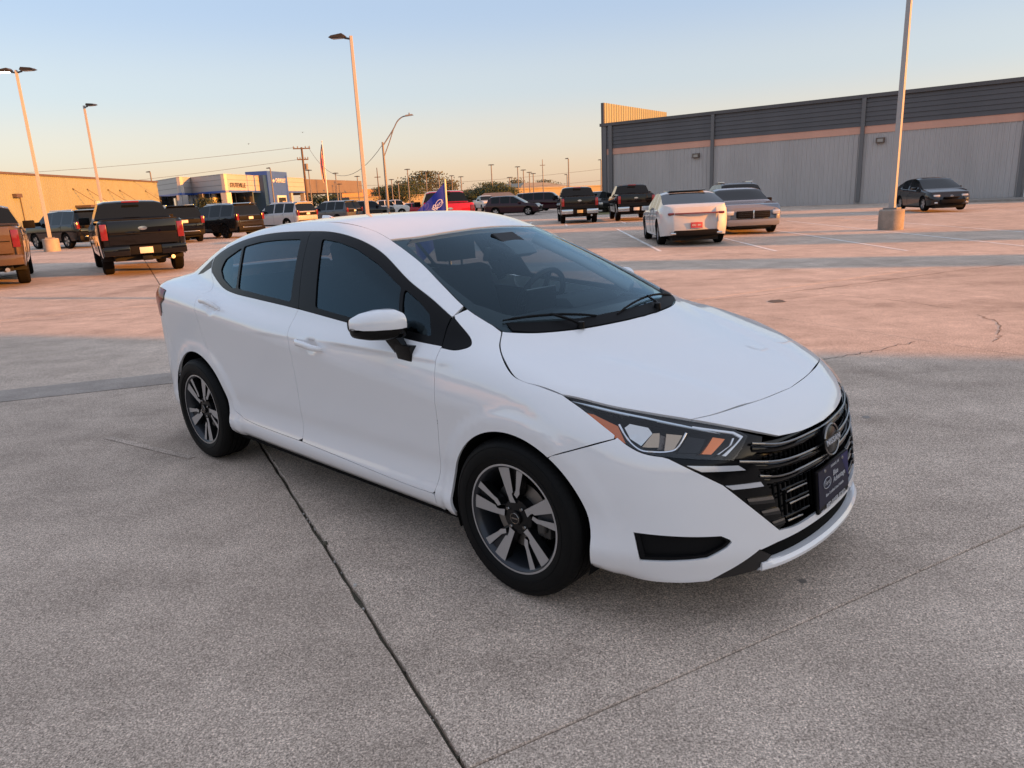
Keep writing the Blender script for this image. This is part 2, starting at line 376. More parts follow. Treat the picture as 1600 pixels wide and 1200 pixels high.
# grey warehouse at the right
GW = Wall((8.55, 62.0), (31.5, 45.0)); HB = 6.95
gw = empty('warehouse', GW.p(0, 0)[:2] + (0,)); gw_inv = Matrix.Translation(-Vector(gw.location))
tag(gw, 'long grey ribbed metal warehouse with charcoal upper siding and salmon stripe', 'building')
def bpart(root, mb, name, material, **kw):
    o = mb.build(name, material, root, **kw); o.data.transform(Matrix.Translation(-Vector(root.location))); return fix(o)
L2 = GW.L + 22
mb = MB(); GW.ribs(mb, 0, L2, 0, 4.62, .30, .035); w_ = bpart(gw, mb, 'wall', GREYW)
mb = MB(); GW.slab(mb, .02, L2, 0, HB - .1, -24, -.03); bpart(gw, mb, 'wall', STEELG)
cols = [0, 9.05, 19.35, GW.L - .2, GW.L + 11]
for a0, a1 in zip(cols, cols[1:]):
    mb = MB(); GW.slab(mb, a0 + .02, a1 - .02, 4.55, 5.02, -.02, .06); bpart(gw, mb, 'stripe_panel', TANST)
    for k in range(6):
        h0 = 5.02 + k * .298
        mb = MB(); mb.hexa([GW.p(a0 + .02, h0, -.02), GW.p(a1 - .02, h0, -.02), GW.p(a1 - .02, h0, .10), GW.p(a0 + .02, h0, .10)], [GW.p(a0 + .02, h0 + .29, -.02), GW.p(a1 - .02, h0 + .29, -.02), GW.p(a1 - .02, h0 + .29, .055), GW.p(a0 + .02, h0 + .29, .055)])
        bpart(gw, mb, 'siding_board', DGREY)
mb = MB(); GW.slab(mb, -.35, L2, HB - .17, HB + .06, -.2, .22); bpart(gw, mb, 'eave_trim', DGREY)
for a in cols:
    mb = MB(); GW.slab(mb, a + (.45 if a == 0 else 0), a + (.75 if a == 0 else .24), .12, HB - .17, .03, .22); bpart(gw, mb, 'downspout', STEELG)
mb = MB(); GW.slab(mb, -.12, .20, 0, HB - .1, -.2, .14); bpart(gw, mb, 'corner_post', STEELG)
mb = MB(); GW.slab(mb, GW.L + .18, GW.L + .32, 0, 5.0, .04, .20); bpart(gw, mb, 'corner_post', WHITEP)
for a, h in ((7.9, 3.95), (20.6, 4.05)):
    mb = MB(); GW.slab(mb, a - .26, a + .26, h - .17, h + .17, .03, .22); lamp_ = bpart(gw, mb, 'wall_lamp', BROWNT)
    mb = MB(); GW.slab(mb, a - .17, a + .17, h - .10, h + .09, .22, .235); bpart(gw, mb, 'wall_lamp', mat('lamp glass', (.35, .33, .3), .2))
# its taller street front, seen from behind above the roof
A = Vector(GW.p(0, 0)); mb = MB(); bk = -GW.n
FW_ = Wall((A.x, A.y), (A.x + bk.x * 30, A.y + bk.y * 30)); FW_.n = GW.d.copy()
mb = MB(); FW_.ribs(mb, 0, 12, HB - 1, 8.6, .42, .05, .02); bpart(gw, mb, 'parapet', BEIGE)
mb = MB(); FW_.slab(mb, -.12, 12, 0, 8.6, -.25, .0); bpart(gw, mb, 'parapet', DGREY)
# kerbed apron at its foot
mb = MB(); GW.slab(mb, 24.5, L2, -.02, .12, .10, 4.2); kb = mb.build('pavement', KERBM); struct(fix(kb))

# beige warehouse at the left
BWL = Wall((-49.5, 62.0), (-52.0, 113.0)); BWL.n = Vector((BWL.d.y, -BWL.d.x, 0)); HL = 6.3
bw = empty('warehouse', (-50, 72, 0)); tag(bw, 'beige ribbed metal warehouse with brown eave behind the left pickups', 'building')
mb = MB(); BWL.ribs(mb, 0, BWL.L, 0, HL, .42, .05); bpart(bw, mb, 'wall', BEIGE)
mb = MB(); BWL.slab(mb, 0, BWL.L, 0, HL - .05, -25, -.04); bpart(bw, mb, 'wall', BEIGE)
mb = MB(); BWL.slab(mb, -.2, BWL.L + .2, HL - .12, HL + .10, -.3, .14); bpart(bw, mb, 'eave_trim', BROWNT)
mb = MB(); BWL.slab(mb, 0, BWL.L, 0, .9, .06, .14); bpart(bw, mb, 'base_trim', STEELG)
def wall_at(W, px):
    """metres along the wall where the photograph's column px meets it"""
    g = at(px, 330, 80); d = Vector((g.x, g.y)); A = W.A
    # solve A + d1*s parallel to (g.x, g.y)
    return (A.x * g.y - A.y * g.x) / -(W.d.x * g.y - W.d.y * g.x)
for px, h in ((28, 4.0),):
    a = wall_at(BWL, px); mb = MB(); BWL.slab(mb, a - .5, a + .5, h - .12, h + .25, .06, .5); bpart(bw, mb, 'wall_lamp', BROWNT)
mb = MB(); a = wall_at(BWL, 40); mb.tube([BWL.p(a - .6, 1.3, .1), BWL.p(a - .6, 3.9, .1)], .05, 6); bpart(bw, mb, 'conduit', BROWNT)
for px in (120, 142, 174, 192, 232):
    a = wall_at(BWL, px); mb = MB(); mb.tube([BWL.p(a, 4.9, .05), BWL.p(a + 1.3, 3.4, 1.6)], .035, 6); mb.lathe([(.09, 0), (.09, .12)], 8, 'z', BWL.p(a, 4.85, .1)); bpart(bw, mb, 'awning_stay', BROWNT)
a0, a1 = wall_at(BWL, 118), wall_at(BWL, 182)
mb = MB(); BWL.slab(mb, a0, a1, 2.75, 3.0, .06, 1.9); bpart(bw, mb, 'awning', BROWNT)
a0 = wall_at(BWL, 150)
mb = MB(); BWL.slab(mb, a0, a0 + 6, 3.0, 3.5, .06, .3); bpart(bw, mb, 'awning', WHITEP)

# dealership with blue entrance tower
dl = empty('dealership_building', (-45, 130, 0)); tag(dl, 'low pale dealership building with blue stripe and blue entrance tower', 'building')
def D(px, Y): p = at(px, 330, Y); return (p.x, p.y)
corner = [(243, 134), (288, 122), (305, 126), (357, 119), (480, 152)]
Dp = [D(*c) for c in corner]; HD = 7.2
for (p, q) in zip(Dp, Dp[1:]):
    W = Wall(p, q); 
    if W.n.y > 0: W.n = -W.n
    mb = MB(); W.slab(mb, 0, W.L, 4.75, HD, -.5, 0); bpart(dl, mb, 'fascia', PALEP)
    for hh in (5.55, 6.4):
        mb = MB(); W.slab(mb, 0, W.L, hh, hh + .05, -.1, .012); bpart(dl, mb, 'panel_joint', ROOFG)
    mb = MB(); W.slab(mb, -.05, W.L + .05, 4.42, 4.75, -.5, .05); bpart(dl, mb, 'blue_stripe', BLUEP)
    mb = MB(); W.slab(mb, -.02, W.L + .02, HD, HD + .1, -.5, .06); bpart(dl, mb, 'coping', PALEP)
    n = max(2, int(W.L / 6.5))
    mb = MB(); W.slab(mb, -1, W.L + 1, 0, 4.42, -4.2, -4.0); bpart(dl, mb, 'shop_front', SHOPGL)
    for k in range(int(W.L / 2.2)):
        mb = MB(); W.slab(mb, k * 2.2, k * 2.2 + .09, 0, 4.42, -4.0, -3.93); bpart(dl, mb, 'mullion', PALEP)
    for k in range(n + 1):
        a = W.L * k / n; mb = MB(); W.slab(mb, max(0, a - .45), min(W.L, a + .45), 0, 4.42, -.9, -.05); bpart(dl, mb, 'column', PALEP)
mb = MB()
poly = [(x, y + .9) for x, y in Dp] + [(Dp[-1][0] + 6, Dp[-1][1] + 30), (Dp[0][0] - 2, Dp[0][1] + 30)]
mb.prism([(x, y, 4.4) for x, y in poly], (0, 0, 2.75)); bpart(dl, mb, 'roof', ROOFG)
W = Wall(Dp[3], Dp[4])
if W.n.y > 0: W.n = -W.n
t0 = wall_at(W, 416); t1 = wall_at(W, 447)
mb = MB(); W.slab(mb, t0, t1, 0, 8.1, -3, 1.0); 
tower = bpart(dl, mb, 'entrance_tower', BLUEP)
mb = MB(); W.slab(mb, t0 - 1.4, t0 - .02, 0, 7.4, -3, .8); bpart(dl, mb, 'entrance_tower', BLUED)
tc = (t0 + t1) / 2 + .6
mb = MB(); W.slab(mb, tc - 2.0, tc + 2.0, 0, 3.9, 1.0, 1.15); bpart(dl, mb, 'entrance_frame', WHITEP)
mb = MB(); W.slab(mb, tc - 1.6, tc + 1.6, 0, 3.5, 1.15, 1.19); bpart(dl, mb, 'entrance_door', SHOPGL)
mb = MB(); W.slab(mb, tc - .1, tc + 1.2, .02, 2.9, 1.19, 1.22); bpart(dl, mb, 'entrance_door', TANB)
rot = math.atan2(W.d.y, W.d.x)
def wall_text(body, size, a, h, o, material, sx=1.):
    t = text_mesh('sign_lettering', body, size, material, dl, .04, bold=.02)
    M = frame_matrix(Vector(W.p(a, h, o)) - Vector(dl.location), W.d, (0, 0, 1), W.n); t.matrix_local = M @ Matrix.Scale(sx, 4, (1, 0, 0)); return t
wall_text('STUTEVILLE', 1.0, wall_at(W, 377), 5.55, .03, mat('dark sign letters', (.06, .055, .05), .5), 1.05)
wall_text('CHEVROLET', 1.0, tc + .45, 6.5, 1.03, WHITEP, .80)
mb = MB(); M = W; mb.add([W.p(tc - 2.9 + a, 6.45 + b, 1.04) for a, b in ((-.1, .12), (.15, .12), (.2, .3), (.5, .3), (.55, .12), (.8, .12), (.7, -.12), (.5, -.12), (.42, -.3), (.12, -.3), (.1, -.12), (-.2, -.12))], [tuple(range(12))]); bpart(dl, mb, 'sign_emblem', WHITEP)

# low tan buildings far ahead
def far_building(name, label, px0, px1, Y0, Y1, h, material, roofm, extra=None):
    A_, B_ = D(px0, Y0), D(px1, Y1); W = Wall(A_, B_)
    if W.n.y > 0: W.n = -W.n
    r = empty(name, (A_[0], A_[1], 0)); tag(r, label, 'building')
    mb = MB(); W.slab(mb, 0, W.L, 0, h, -18, 0); bpart(r, mb, 'wall', material)
    mb = MB(); W.slab(mb, -.3, W.L + .3, h, h + .3, -18.2, .25); bpart(r, mb, 'roof', roofm)
    return r, W
fb, Wf = far_building('shop_building', 'tan gabled building beyond the black pickups, with small dark windows', 805, 945, 175, 195, 3.35, TANB, TANB)
mb = MB(); q = [Wf.p(2, 3.6, -.5), Wf.p(Wf.L * .22, 4.9, -4), Wf.p(Wf.L * .42, 4.9, -4), Wf.p(Wf.L * .66, 3.6, -.5)]; mb.prism(q, tuple(-Wf.n * 12)); bpart(fb, mb, 'roof', TANB)
for k in range(6):
    a = Wf.L * (.12 + .12 * k); mb = MB(); Wf.slab(mb, a, a + 1.1, .9, 2.1, .0, .05); bpart(fb, mb, 'window', SHOPGL)
fb2, Wf2 = far_building('shop_building', 'long low tan building behind the centre light pole', 548, 672, 190, 205, 3.3, TANB, ROOFG)
mb = MB(); Wf2.slab(mb, 2, Wf2.L * .55, 3.5, 5.6, -14, -8); bpart(fb2, mb, 'upper_fence', noisy('wooden fence', (.40, .25, .13), .2, 1.5, .8))
for k in range(4):
    a = Wf2.L * (.15 + .2 * k); mb = MB(); Wf2.slab(mb, a, a + 1.0, 1.0, 2.0, 0, .05); bpart(fb2, mb, 'window', SHOPGL)
cp = empty('carport', (*D(778, 130), 0)); tag(cp, 'grey low-roofed shelter among the trees behind the white pickup', 'shelter')
p = at(778, 330, 130)
mb = MB(); mb.hexa([(p.x - 3.4, p.y - 2, 1.75), (p.x + 3.4, p.y - 2, 1.75), (p.x + 3.4, p.y + 2, 1.75), (p.x - 3.4, p.y + 2, 1.75)], [(p.x - 2.2, p.y - .7, 2.5), (p.x + 2.2, p.y - .7, 2.5), (p.x + 2.2, p.y + .7, 2.5), (p.x - 2.2, p.y + .7, 2.5)]); bpart(cp, mb, 'roof', ROOFG)
for dx in (-3.1, 3.1):
    for dy in (-1.7, 1.7): mb = MB(); mb.box(p.x + dx - .1, p.x + dx + .1, p.y + dy - .1, p.y + dy + .1, 0, 1.75); bpart(cp, mb, 'post', ROOFG)

# unseen buildings added at the right to cast the foreground and mid-lot shadows
SD = Vector((.943, -.334, 0)); SN = Vector((.334, .943, 0))
def shade_block(name, label, n0, n1, s0, s1, h):
    pts = [SN * n0 + SD * s0, SN * n0 + SD * s1, SN * n1 + SD * s1, SN * n1 + SD * s0]
    r = empty(name, tuple(pts[0])); tag(r, label, 'building')
    mb = MB(); mb.prism([tuple(q) for q in pts], (0, 0, h)); bpart(r, mb, 'wall', GREYW)
    mb = MB(); c = sum(pts, Vector()) / 4; mb.prism([tuple(q + (q - c).normalized() * .3 + Vector((0, 0, h))) for q in pts], (0, 0, .25)); bpart(r, mb, 'roof', DGREY)
shade_block('unseen_shade_building', 'large grey building added out of frame to the right to shade the foreground', -17, 6.75, 30, 55, 6.15)
shade_block('unseen_band_caster', 'narrow grey block added out of frame to the right to cast a shadow band', 14.35, 16.3, 30, 42, 6.0)
shade_block('unseen_band_caster', 'small grey block added out of frame at the far right to cast a shadow band', 20.2, 23.6, 34, 44, 5.6)

# ------------------------------------------------------------------ light poles, street lamp, utility pole, flags, wires
POLEM = noisy('cream painted steel', (.36, .355, .35), .06, .8, .45)
POLEG = noisy('galvanised steel', (.20, .19, .18), .1, .8, .5)
HEADM = mat('dark lamp head', (.05, .045, .04), .5)
WOODM = noisy('weathered pole wood', (.13, .09, .065), .2, 2, .9)
PBASE = concrete('pole base concrete', (.26, .24, .21), (.42, .39, .35), .6, False)
LIT = mat('lit lamp', (1, 1, 1), .5, emit=(1, .97, .90), estr=6)
def light_pole(x, y, h, label, heads, base=True, w=.165, rot=.5):
    r = empty('light_pole', (x, y, 0), rot); tag(r, label, 'lamp post', 'tall light poles on the car lot')
    b = MB(); w1 = w * .36
    b.hexa([(-w/2, -w/2, .5), (w/2, -w/2, .5), (w/2, w/2, .5), (-w/2, w/2, .5)], [(-w1, -w1, h), (w1, -w1, h), (w1, w1, h), (-w1, w1, h)]); b.build('pole', POLEM, r, bevel=.012)
    if base:
        b = MB(); b.lathe([(.001, .62), (.33, .62), (.36, .58), (.36, 0)], 24, 'z'); b.build('concrete_base', PBASE, r, smooth=30)
        b = MB(); b.box(-.2, .2, -.2, .2, .60, .67); b.build('base_plate', POLEG, r)
    for ang, lit in heads:
        c, s = math.cos(ang - rot), math.sin(ang - rot)
        R = Matrix.Rotation(ang - rot, 4, 'Z')
        b = MB(); b.tube([(0, 0, h - .12), (c * .28, s * .28, h - .06)], .04, 6)
        prof = [(.22, .0), (.34, .10), (.80, .05), (.92, -.02), (.80, -.06), (.30, -.06)]
        v = [R @ Vector((x_, q * .17 * (1 if 0 < i < 4 else .7), h + z_)) for q in (1, -1) for i, (x_, z_) in enumerate(prof)]
        b.add(v, [tuple(range(6)), tuple(range(6, 12))[::-1]] + [(i, 6 + i, 6 + (i + 1) % 6, (i + 1) % 6) for i in range(6)]); hd = b.build('lamp_head', HEADM, r)
        b = MB(); b.add([R @ Vector((x_, y_, h - .066)) for x_, y_ in ((.36, -.12), (.80, -.12), (.80, .12), (.36, .12))], [(3, 2, 1, 0)]); b.build('lamp_panel', LIT if lit else mat('unlit lamp', (.4, .4, .38), .3), hd)
    return r
pL = at(82, 391, 36); light_pole(pL.x, pL.y, 8.25, 'cream light pole with twin heads on a concrete base at the far left', [(math.pi * .97, True), (-.05, False)])
p2_ = at(158, 312, 47.8); light_pole(p2_.x, p2_.y, 8.25, 'cream light pole rising behind the black pickup', [(-.3, False)], rot=.3)
pC = at(574, 333, 32.3); light_pole(pC.x, pC.y, 8.25, 'cream light pole rising behind the roof of the white sedan', [(math.pi * .95, False)], rot=.35)
pR = gnd(1391, 359); light_pole(pR.x, pR.y, 8.6, 'cream light pole on a round concrete base near the grey warehouse', [(2.4, False)], rot=.75)
# street lamp with a curved truss arm
q = at(607, 330, 62); top = at(599, 222, 62); r = empty('street_lamp', (q.x, q.y, 0)); tag(r, 'grey street lamp with a long curved bracket arm', 'street lamp')
b = MB(); H = top.z; b.tube([(0, 0, 0), (0, 0, H)], [.13, .08], 10); b.build('pole', POLEG, r, smooth=60)
s_ = 62 / FPX; arm = [(0, 0, H - .3), (1.0, 0, H + 1.0), (1.35, 0, H + 1.55), (1.75, 0, H + 1.85), (2.15, 0, H + 1.95)]
b = MB(); b.tube(cr(arm, 4), .05, 6); b.tube([(0, 0, H - 1.2), (.55, 0, H - .05), (1.0, 0, H + 1.0)], .04, 6); b.build('bracket_arm', POLEG, r, smooth=60)
b = MB(); b.hexa([(2.0, -.14, H + 1.88), (2.7, -.10, H + 1.95), (2.7, .10, H + 1.95), (2.0, .14, H + 1.88)], [(2.05, -.1, H + 2.0), (2.6, -.07, H + 2.05), (2.6, .07, H + 2.05), (2.05, .1, H + 2.0)]); b.tube([(2.35, 0, H + 2.0), (2.35, 0, H + 2.16)], .05, 6); b.build('lamp_head', POLEG, r)
# far lamp posts of the neighbouring lots
far = [(234.5, 269, 1, 'thin lamp post above the end of the beige warehouse'), (422, 263, 1, 'dark lamp post in front of the blue entrance tower'), (482, 266.5, 2, 'dark twin lamp post just right of the wooden utility pole'), (524, 271, 2, 'dark twin lamp post right of the flagpole'), (530, 288, 2, 'short far lamp post right of the flagpole'), (558, 276, 2, 'dark twin lamp post left of the centre light pole'),
       (611.5, 281, 2, 'first far lamp post right of the curved street lamp'), (622, 285, 2, 'short lamp post in front of the dark trees'), (636.4, 265, 2, 'tall dark twin lamp post left of the blue flag'), (665, 268.7, 2, 'lamp post against the tree behind the blue flag'), (685, 272, 2, 'lamp post just above the blue flag'), (705.5, 275, 2, 'lamp post just right of the blue flag pole'), (720, 276.6, 2, 'lamp post above the cab of the red pickup'),
       (767.4, 258, 2, 'tall dark lamp post before the round tree'), (796, 277.6, 2, 'short lamp post right of the round tree'), (808.6, 261, 2, 'tallest of the lamp posts before the tan gabled building'), (817.6, 266, 2, 'second lamp post before the tan gabled building'), (827, 269.6, 2, 'third lamp post before the tan gabled building'), (833, 271.6, 2, 'fourth lamp post before the tan gabled building'), (888, 248, 1, 'tall lamp post behind the left black pickup'), (886, 273, 1, 'short lamp post behind the left black pickup'), (939, 250, 1, 'lamp post beside the corner of the grey warehouse')]
for px, py, nh, lab in far:
    k = (at(px, py, 100).z - CAM_H) / 100; Y = min(6.6 / k, 165); p = at(px, py, Y); x, y, H = p.x, p.y, p.z
    # vertical pole through this top
    r = empty('lamp_post', (x, y, 0)); tag(r, lab, 'lamp post', 'dark lamp posts in the distance')
    b = MB(); b.tube([(0, 0, 0), (0, 0, H)], [.14, .10], 8); b.build('pole', POLEG, r)
    b = MB()
    for s in ((-1,) if nh == 1 else (-1, 1)): b.hexa([(s * .03, -.2, H - .04), (s * .62, -.2, H - .02), (s * .62, .2, H - .02), (s * .03, .2, H - .04)], [(s * .03, -.14, H + .16), (s * .56, -.14, H + .10), (s * .56, .14, H + .10), (s * .03, .14, H + .16)])
    fix(b.build('lamp_head', HEADM, r))
# aerial mast and second utility pole
for px, py, Y, nm, lab in ((847.4, 249, 170, 'radio_mast', 'thin radio mast above the tan gabled building'), (588.6, 262, 150, 'utility_pole', 'thin wooden utility pole behind the curved street lamp')):
    p = at(px, py, Y); r = empty(nm, (p.x, p.y, 0)); tag(r, lab, 'mast' if 'mast' in nm else 'utility pole')
    b = MB(); b.tube([(0, 0, 0), (0, 0, p.z)], [.16, .07], 8); b.build('pole', POLEG if 'mast' in nm else WOODM, r)
    b = MB(); zz = p.z * (.86 if 'mast' in nm else .78); b.box(-.6, .6, -.06, .06, zz, zz + .14); b.build('crossarm', POLEG if 'mast' in nm else WOODM, r)
# wooden utility pole with two crossarms
p = at(471, 230, 105); H = p.z; up_ = empty('utility_pole', (p.x, p.y, 0)); tag(up_, 'wooden utility pole with two crossarms beside the flagpole', 'utility pole'); up_.rotation_euler = (0, 0, .3)
b = MB(); b.tube([(0, 0, 0), (0, 0, H)], [.19, .13], 10); b.build('pole', WOODM, up_, smooth=60)
for dz, wd in ((-.25, 1.15), (-1.7, .75)):
    b = MB(); b.box(-wd, wd, -.07, .07, H + dz, H + dz + .15); b.build('crossarm', WOODM, up_)
    for k in (-1, -.5, .5, 1):
        b = MB(); b.lathe([(.001, .28), (.06, .22), (.08, .12), (.05, 0)], 8, 'z', (k * wd * .92, 0, H + dz + .15)); b.build('insulator', POLEG, up_)
b = MB(); b.lathe([(.001, .9), (.22, .9), (.22, .1), (.001, .1)], 12, 'z', (.38, 0, H - 3.1)); b.build('transformer', POLEG, up_, smooth=40)
# flagpole with a hanging stars-and-stripes
p = at(503, 222, 125); r = empty('flagpole', (p.x, p.y, 0)); tag(r, 'white flagpole carrying a limp striped flag', 'flagpole')
b = MB(); b.tube([(0, 0, 0), (0, 0, p.z)], [.12, .06], 8); b.lathe([(.001, .24), (.09, .17), (.12, .1), (.06, 0)], 8, 'z', (0, 0, p.z)); b.build('pole', WHITEP, r, smooth=60)
FRED = mat('flag red', (.45, .03, .03), .9); FWHT = mat('flag white', (.65, .6, .55), .9); FBLU = mat('flag blue', (.02, .03, .14), .9)
fl = empty('flag', (p.x, p.y, p.z - 6.6)); tag(fl, 'limp red and white striped flag hanging from the white flagpole', 'flag')
for k in range(9):
    b = MB(); n = 14; v = []
    for i in range(n):
        t = i / (n - 1); z = 6.2 - 5.6 * t
        for kk in (k, k + 1):
            u = kk / 9; xx = -.06 - (.12 + .62 * (t * (1.25 - t) * 1.9)) * u; v.append((xx, .16 * math.sin(u * 9 + t * 3), z - .5 * u * t))
    b.add(v, [(2 * i, 2 * i + 1, 2 * i + 3, 2 * i + 2) for i in range(n - 1)]); b.build('stripe', FBLU if k in (0, 1, 2) and False else (FRED if k % 2 == 0 else FWHT), fl, smooth=60)
b = MB(); v = []
for i in range(6):
    t = i / 5 * .30; z = 6.22 - 5.6 * t
    for u in (0, .55): v.append((-.06 - (.14 + .62 * (t * (1.25 - t) * 1.9)) * u, .16 * math.sin(u * 9 + t * 3) - .05, z - .5 * u * t))
b.add(v, [(2 * i, 2 * i + 1, 2 * i + 3, 2 * i + 2) for i in range(5)]); b.build('canton', FBLU, fl, smooth=60)
# blue promotional flag on a cream pole behind the sedan
q = at(698, 325, 11.5); tp = at(695.5, 280, 11.5)
r = empty('flag', (q.x, q.y, 0)); tag(r, 'blue printed flag on a cream pole behind the white sedan roof', 'flag')
b = MB(); b.tube([(0, 0, 0), (0, 0, tp.z)], .016, 8); b.build('pole', mat('cream plastic', (.72, .66, .45), .5), r, smooth=60)
b = MB(); b.lathe([(.001, .06), (.16, .05), (.20, 0)], 20, 'z'); b.build('base_plate', POLEG, r)
b = MB(); n, m = 12, 10; v = []; h0 = tp.z - .03
for i in range(n + 1):
    u = i / n
    for j in range(m + 1):
        w_ = j / m; zz = h0 - .02 - .75 * w_ - .50 * u ** .92; xx = -.012 - .56 * u * (1 - .12 * w_); v.append((xx, -.045 * math.sin(u * 11 + w_ * 2.) * u ** .5, zz))
b.add(v, [(i * (m + 1) + j, i * (m + 1) + j + 1, (i + 1) * (m + 1) + j + 1, (i + 1) * (m + 1) + j) for i in range(n) for j in range(m)])
b.build('cloth', mat('royal blue cloth', (.016, .035, .34), .7), r, smooth=80)
FPR = mat('flag white print', (.6, .6, .7), .8)
b = MB(); b.tube([(-.11 + .055 * math.cos(a), -.066 + .02 * math.cos(a), h0 - .33 + .055 * math.sin(a) + .03 * math.cos(a)) for a in np.linspace(0, 6.283, 20)], .004, 5); b.build('print', FPR, r)
t = text_mesh('print', 'Ford', .075, FPR, r, .001, bold=.001); t.matrix_local = Matrix.Translation((-.112, -.072, h0 - .335)) @ Matrix.Rotation(math.radians(90), 4, 'X') @ Matrix.Rotation(math.radians(32), 4, 'Z')
t = text_mesh('print', 'BLUE', .11, FPR, r, .001, bold=.003); t.matrix_local = Matrix.Translation((-.21, -.08, h0 - .47)) @ Matrix.Rotation(math.radians(90), 4, 'X') @ Matrix.Rotation(math.radians(62), 4, 'Z')
# overhead wires
WIREM = mat('wire', (.16, .13, .11), .8)
def wire(a, c, sag, label, rad=.022):
    pts = [a.lerp(c, t) - Vector((0, 0, 4 * sag * t * (1 - t))) for t in np.linspace(0, 1, 20)]
    b = MB(); b.tube(pts, rad, 5); o = b.build('power_line', WIREM); tag(o, label, 'wire', 'overhead power lines')
T = Vector((up_.location.x, up_.location.y, H))
wire(T + Vector((-.9, 0, 0)), at(-260, 282, 105), .8, 'upper power line running left from the utility pole above the beige warehouse')
wire(T + Vector((.9, 0, .05)), at(599, 224, 62), 3.2, 'power line sagging from the utility pole to the curved street lamp')
wire(T + Vector((-.6, 0, -1.6)), at(-260, 318, 105), .8, 'lower power line running left above the dealership roof')
wire(at(560, 290, 170), at(1000, 256, 170), 1.0, 'upper long power line crossing the low sky behind the trees', .03)
wire(at(560, 300, 170), at(1000, 275, 170), 1.0, 'lower long power line crossing the low sky behind the trees', .03)
# birds
for px, py, lab in ((388, 225, 'left of two small birds in the sky above the dealership'), (472.5, 207, 'small bird in the sky above the utility pole')):
    p = at(px, py, 70); b = MB(); b.add([(0, 0, 0), (.10, .02, .06), (.22, .0, .02), (.10, -.05, .05), (-.10, .02, .06), (-.22, 0, .02), (-.10, -.05, .05), (0, -.12, .01), (0, .12, -.01), (0, 0, -.05)], [(0, 1, 2, 3), (0, 6, 5, 4), (0, 3, 7), (0, 7, 6), (0, 8, 1), (0, 4, 8), (9, 8, 7)])
    o = b.build('bird', HEADM, None, loc=p); tag(o, lab, 'bird')

# ------------------------------------------------------------------ parked vehicles
VGL = mat('dark tinted car glass', (.006, .008, .009), .04, 0, 0, .28)
VGL2 = mat('pale car glass', (.05, .065, .07), .04, 0, .6)
V_TYRE = mat('car tyre', (.008, .0075, .007), .85, spec=.1)
V_RIM = mat('alloy wheel', (.42, .42, .43), .3, .8)
V_RIMD = mat('black alloy wheel', (.03, .03, .032), .35, .5)
V_RED = mat('car tail lamp', (.15, .006, .007), .15, 0, .8)
V_HL = mat('car head lamp', (.62, .62, .62), .12, .3, .8)
V_CHR = mat('car chrome', (.65, .65, .66), .15, 1.)
V_BLK = mat('car black plastic', (.007, .007, .0075), .6, spec=.12)
V_UND = mat('car underside', (.008, .008, .008), .9)
V_PLT = mat('white number plate', (.62, .60, .55), .5)
def vpaint(name, c, metal=0.): return mat(name, c, .55, metal, 1., .0)
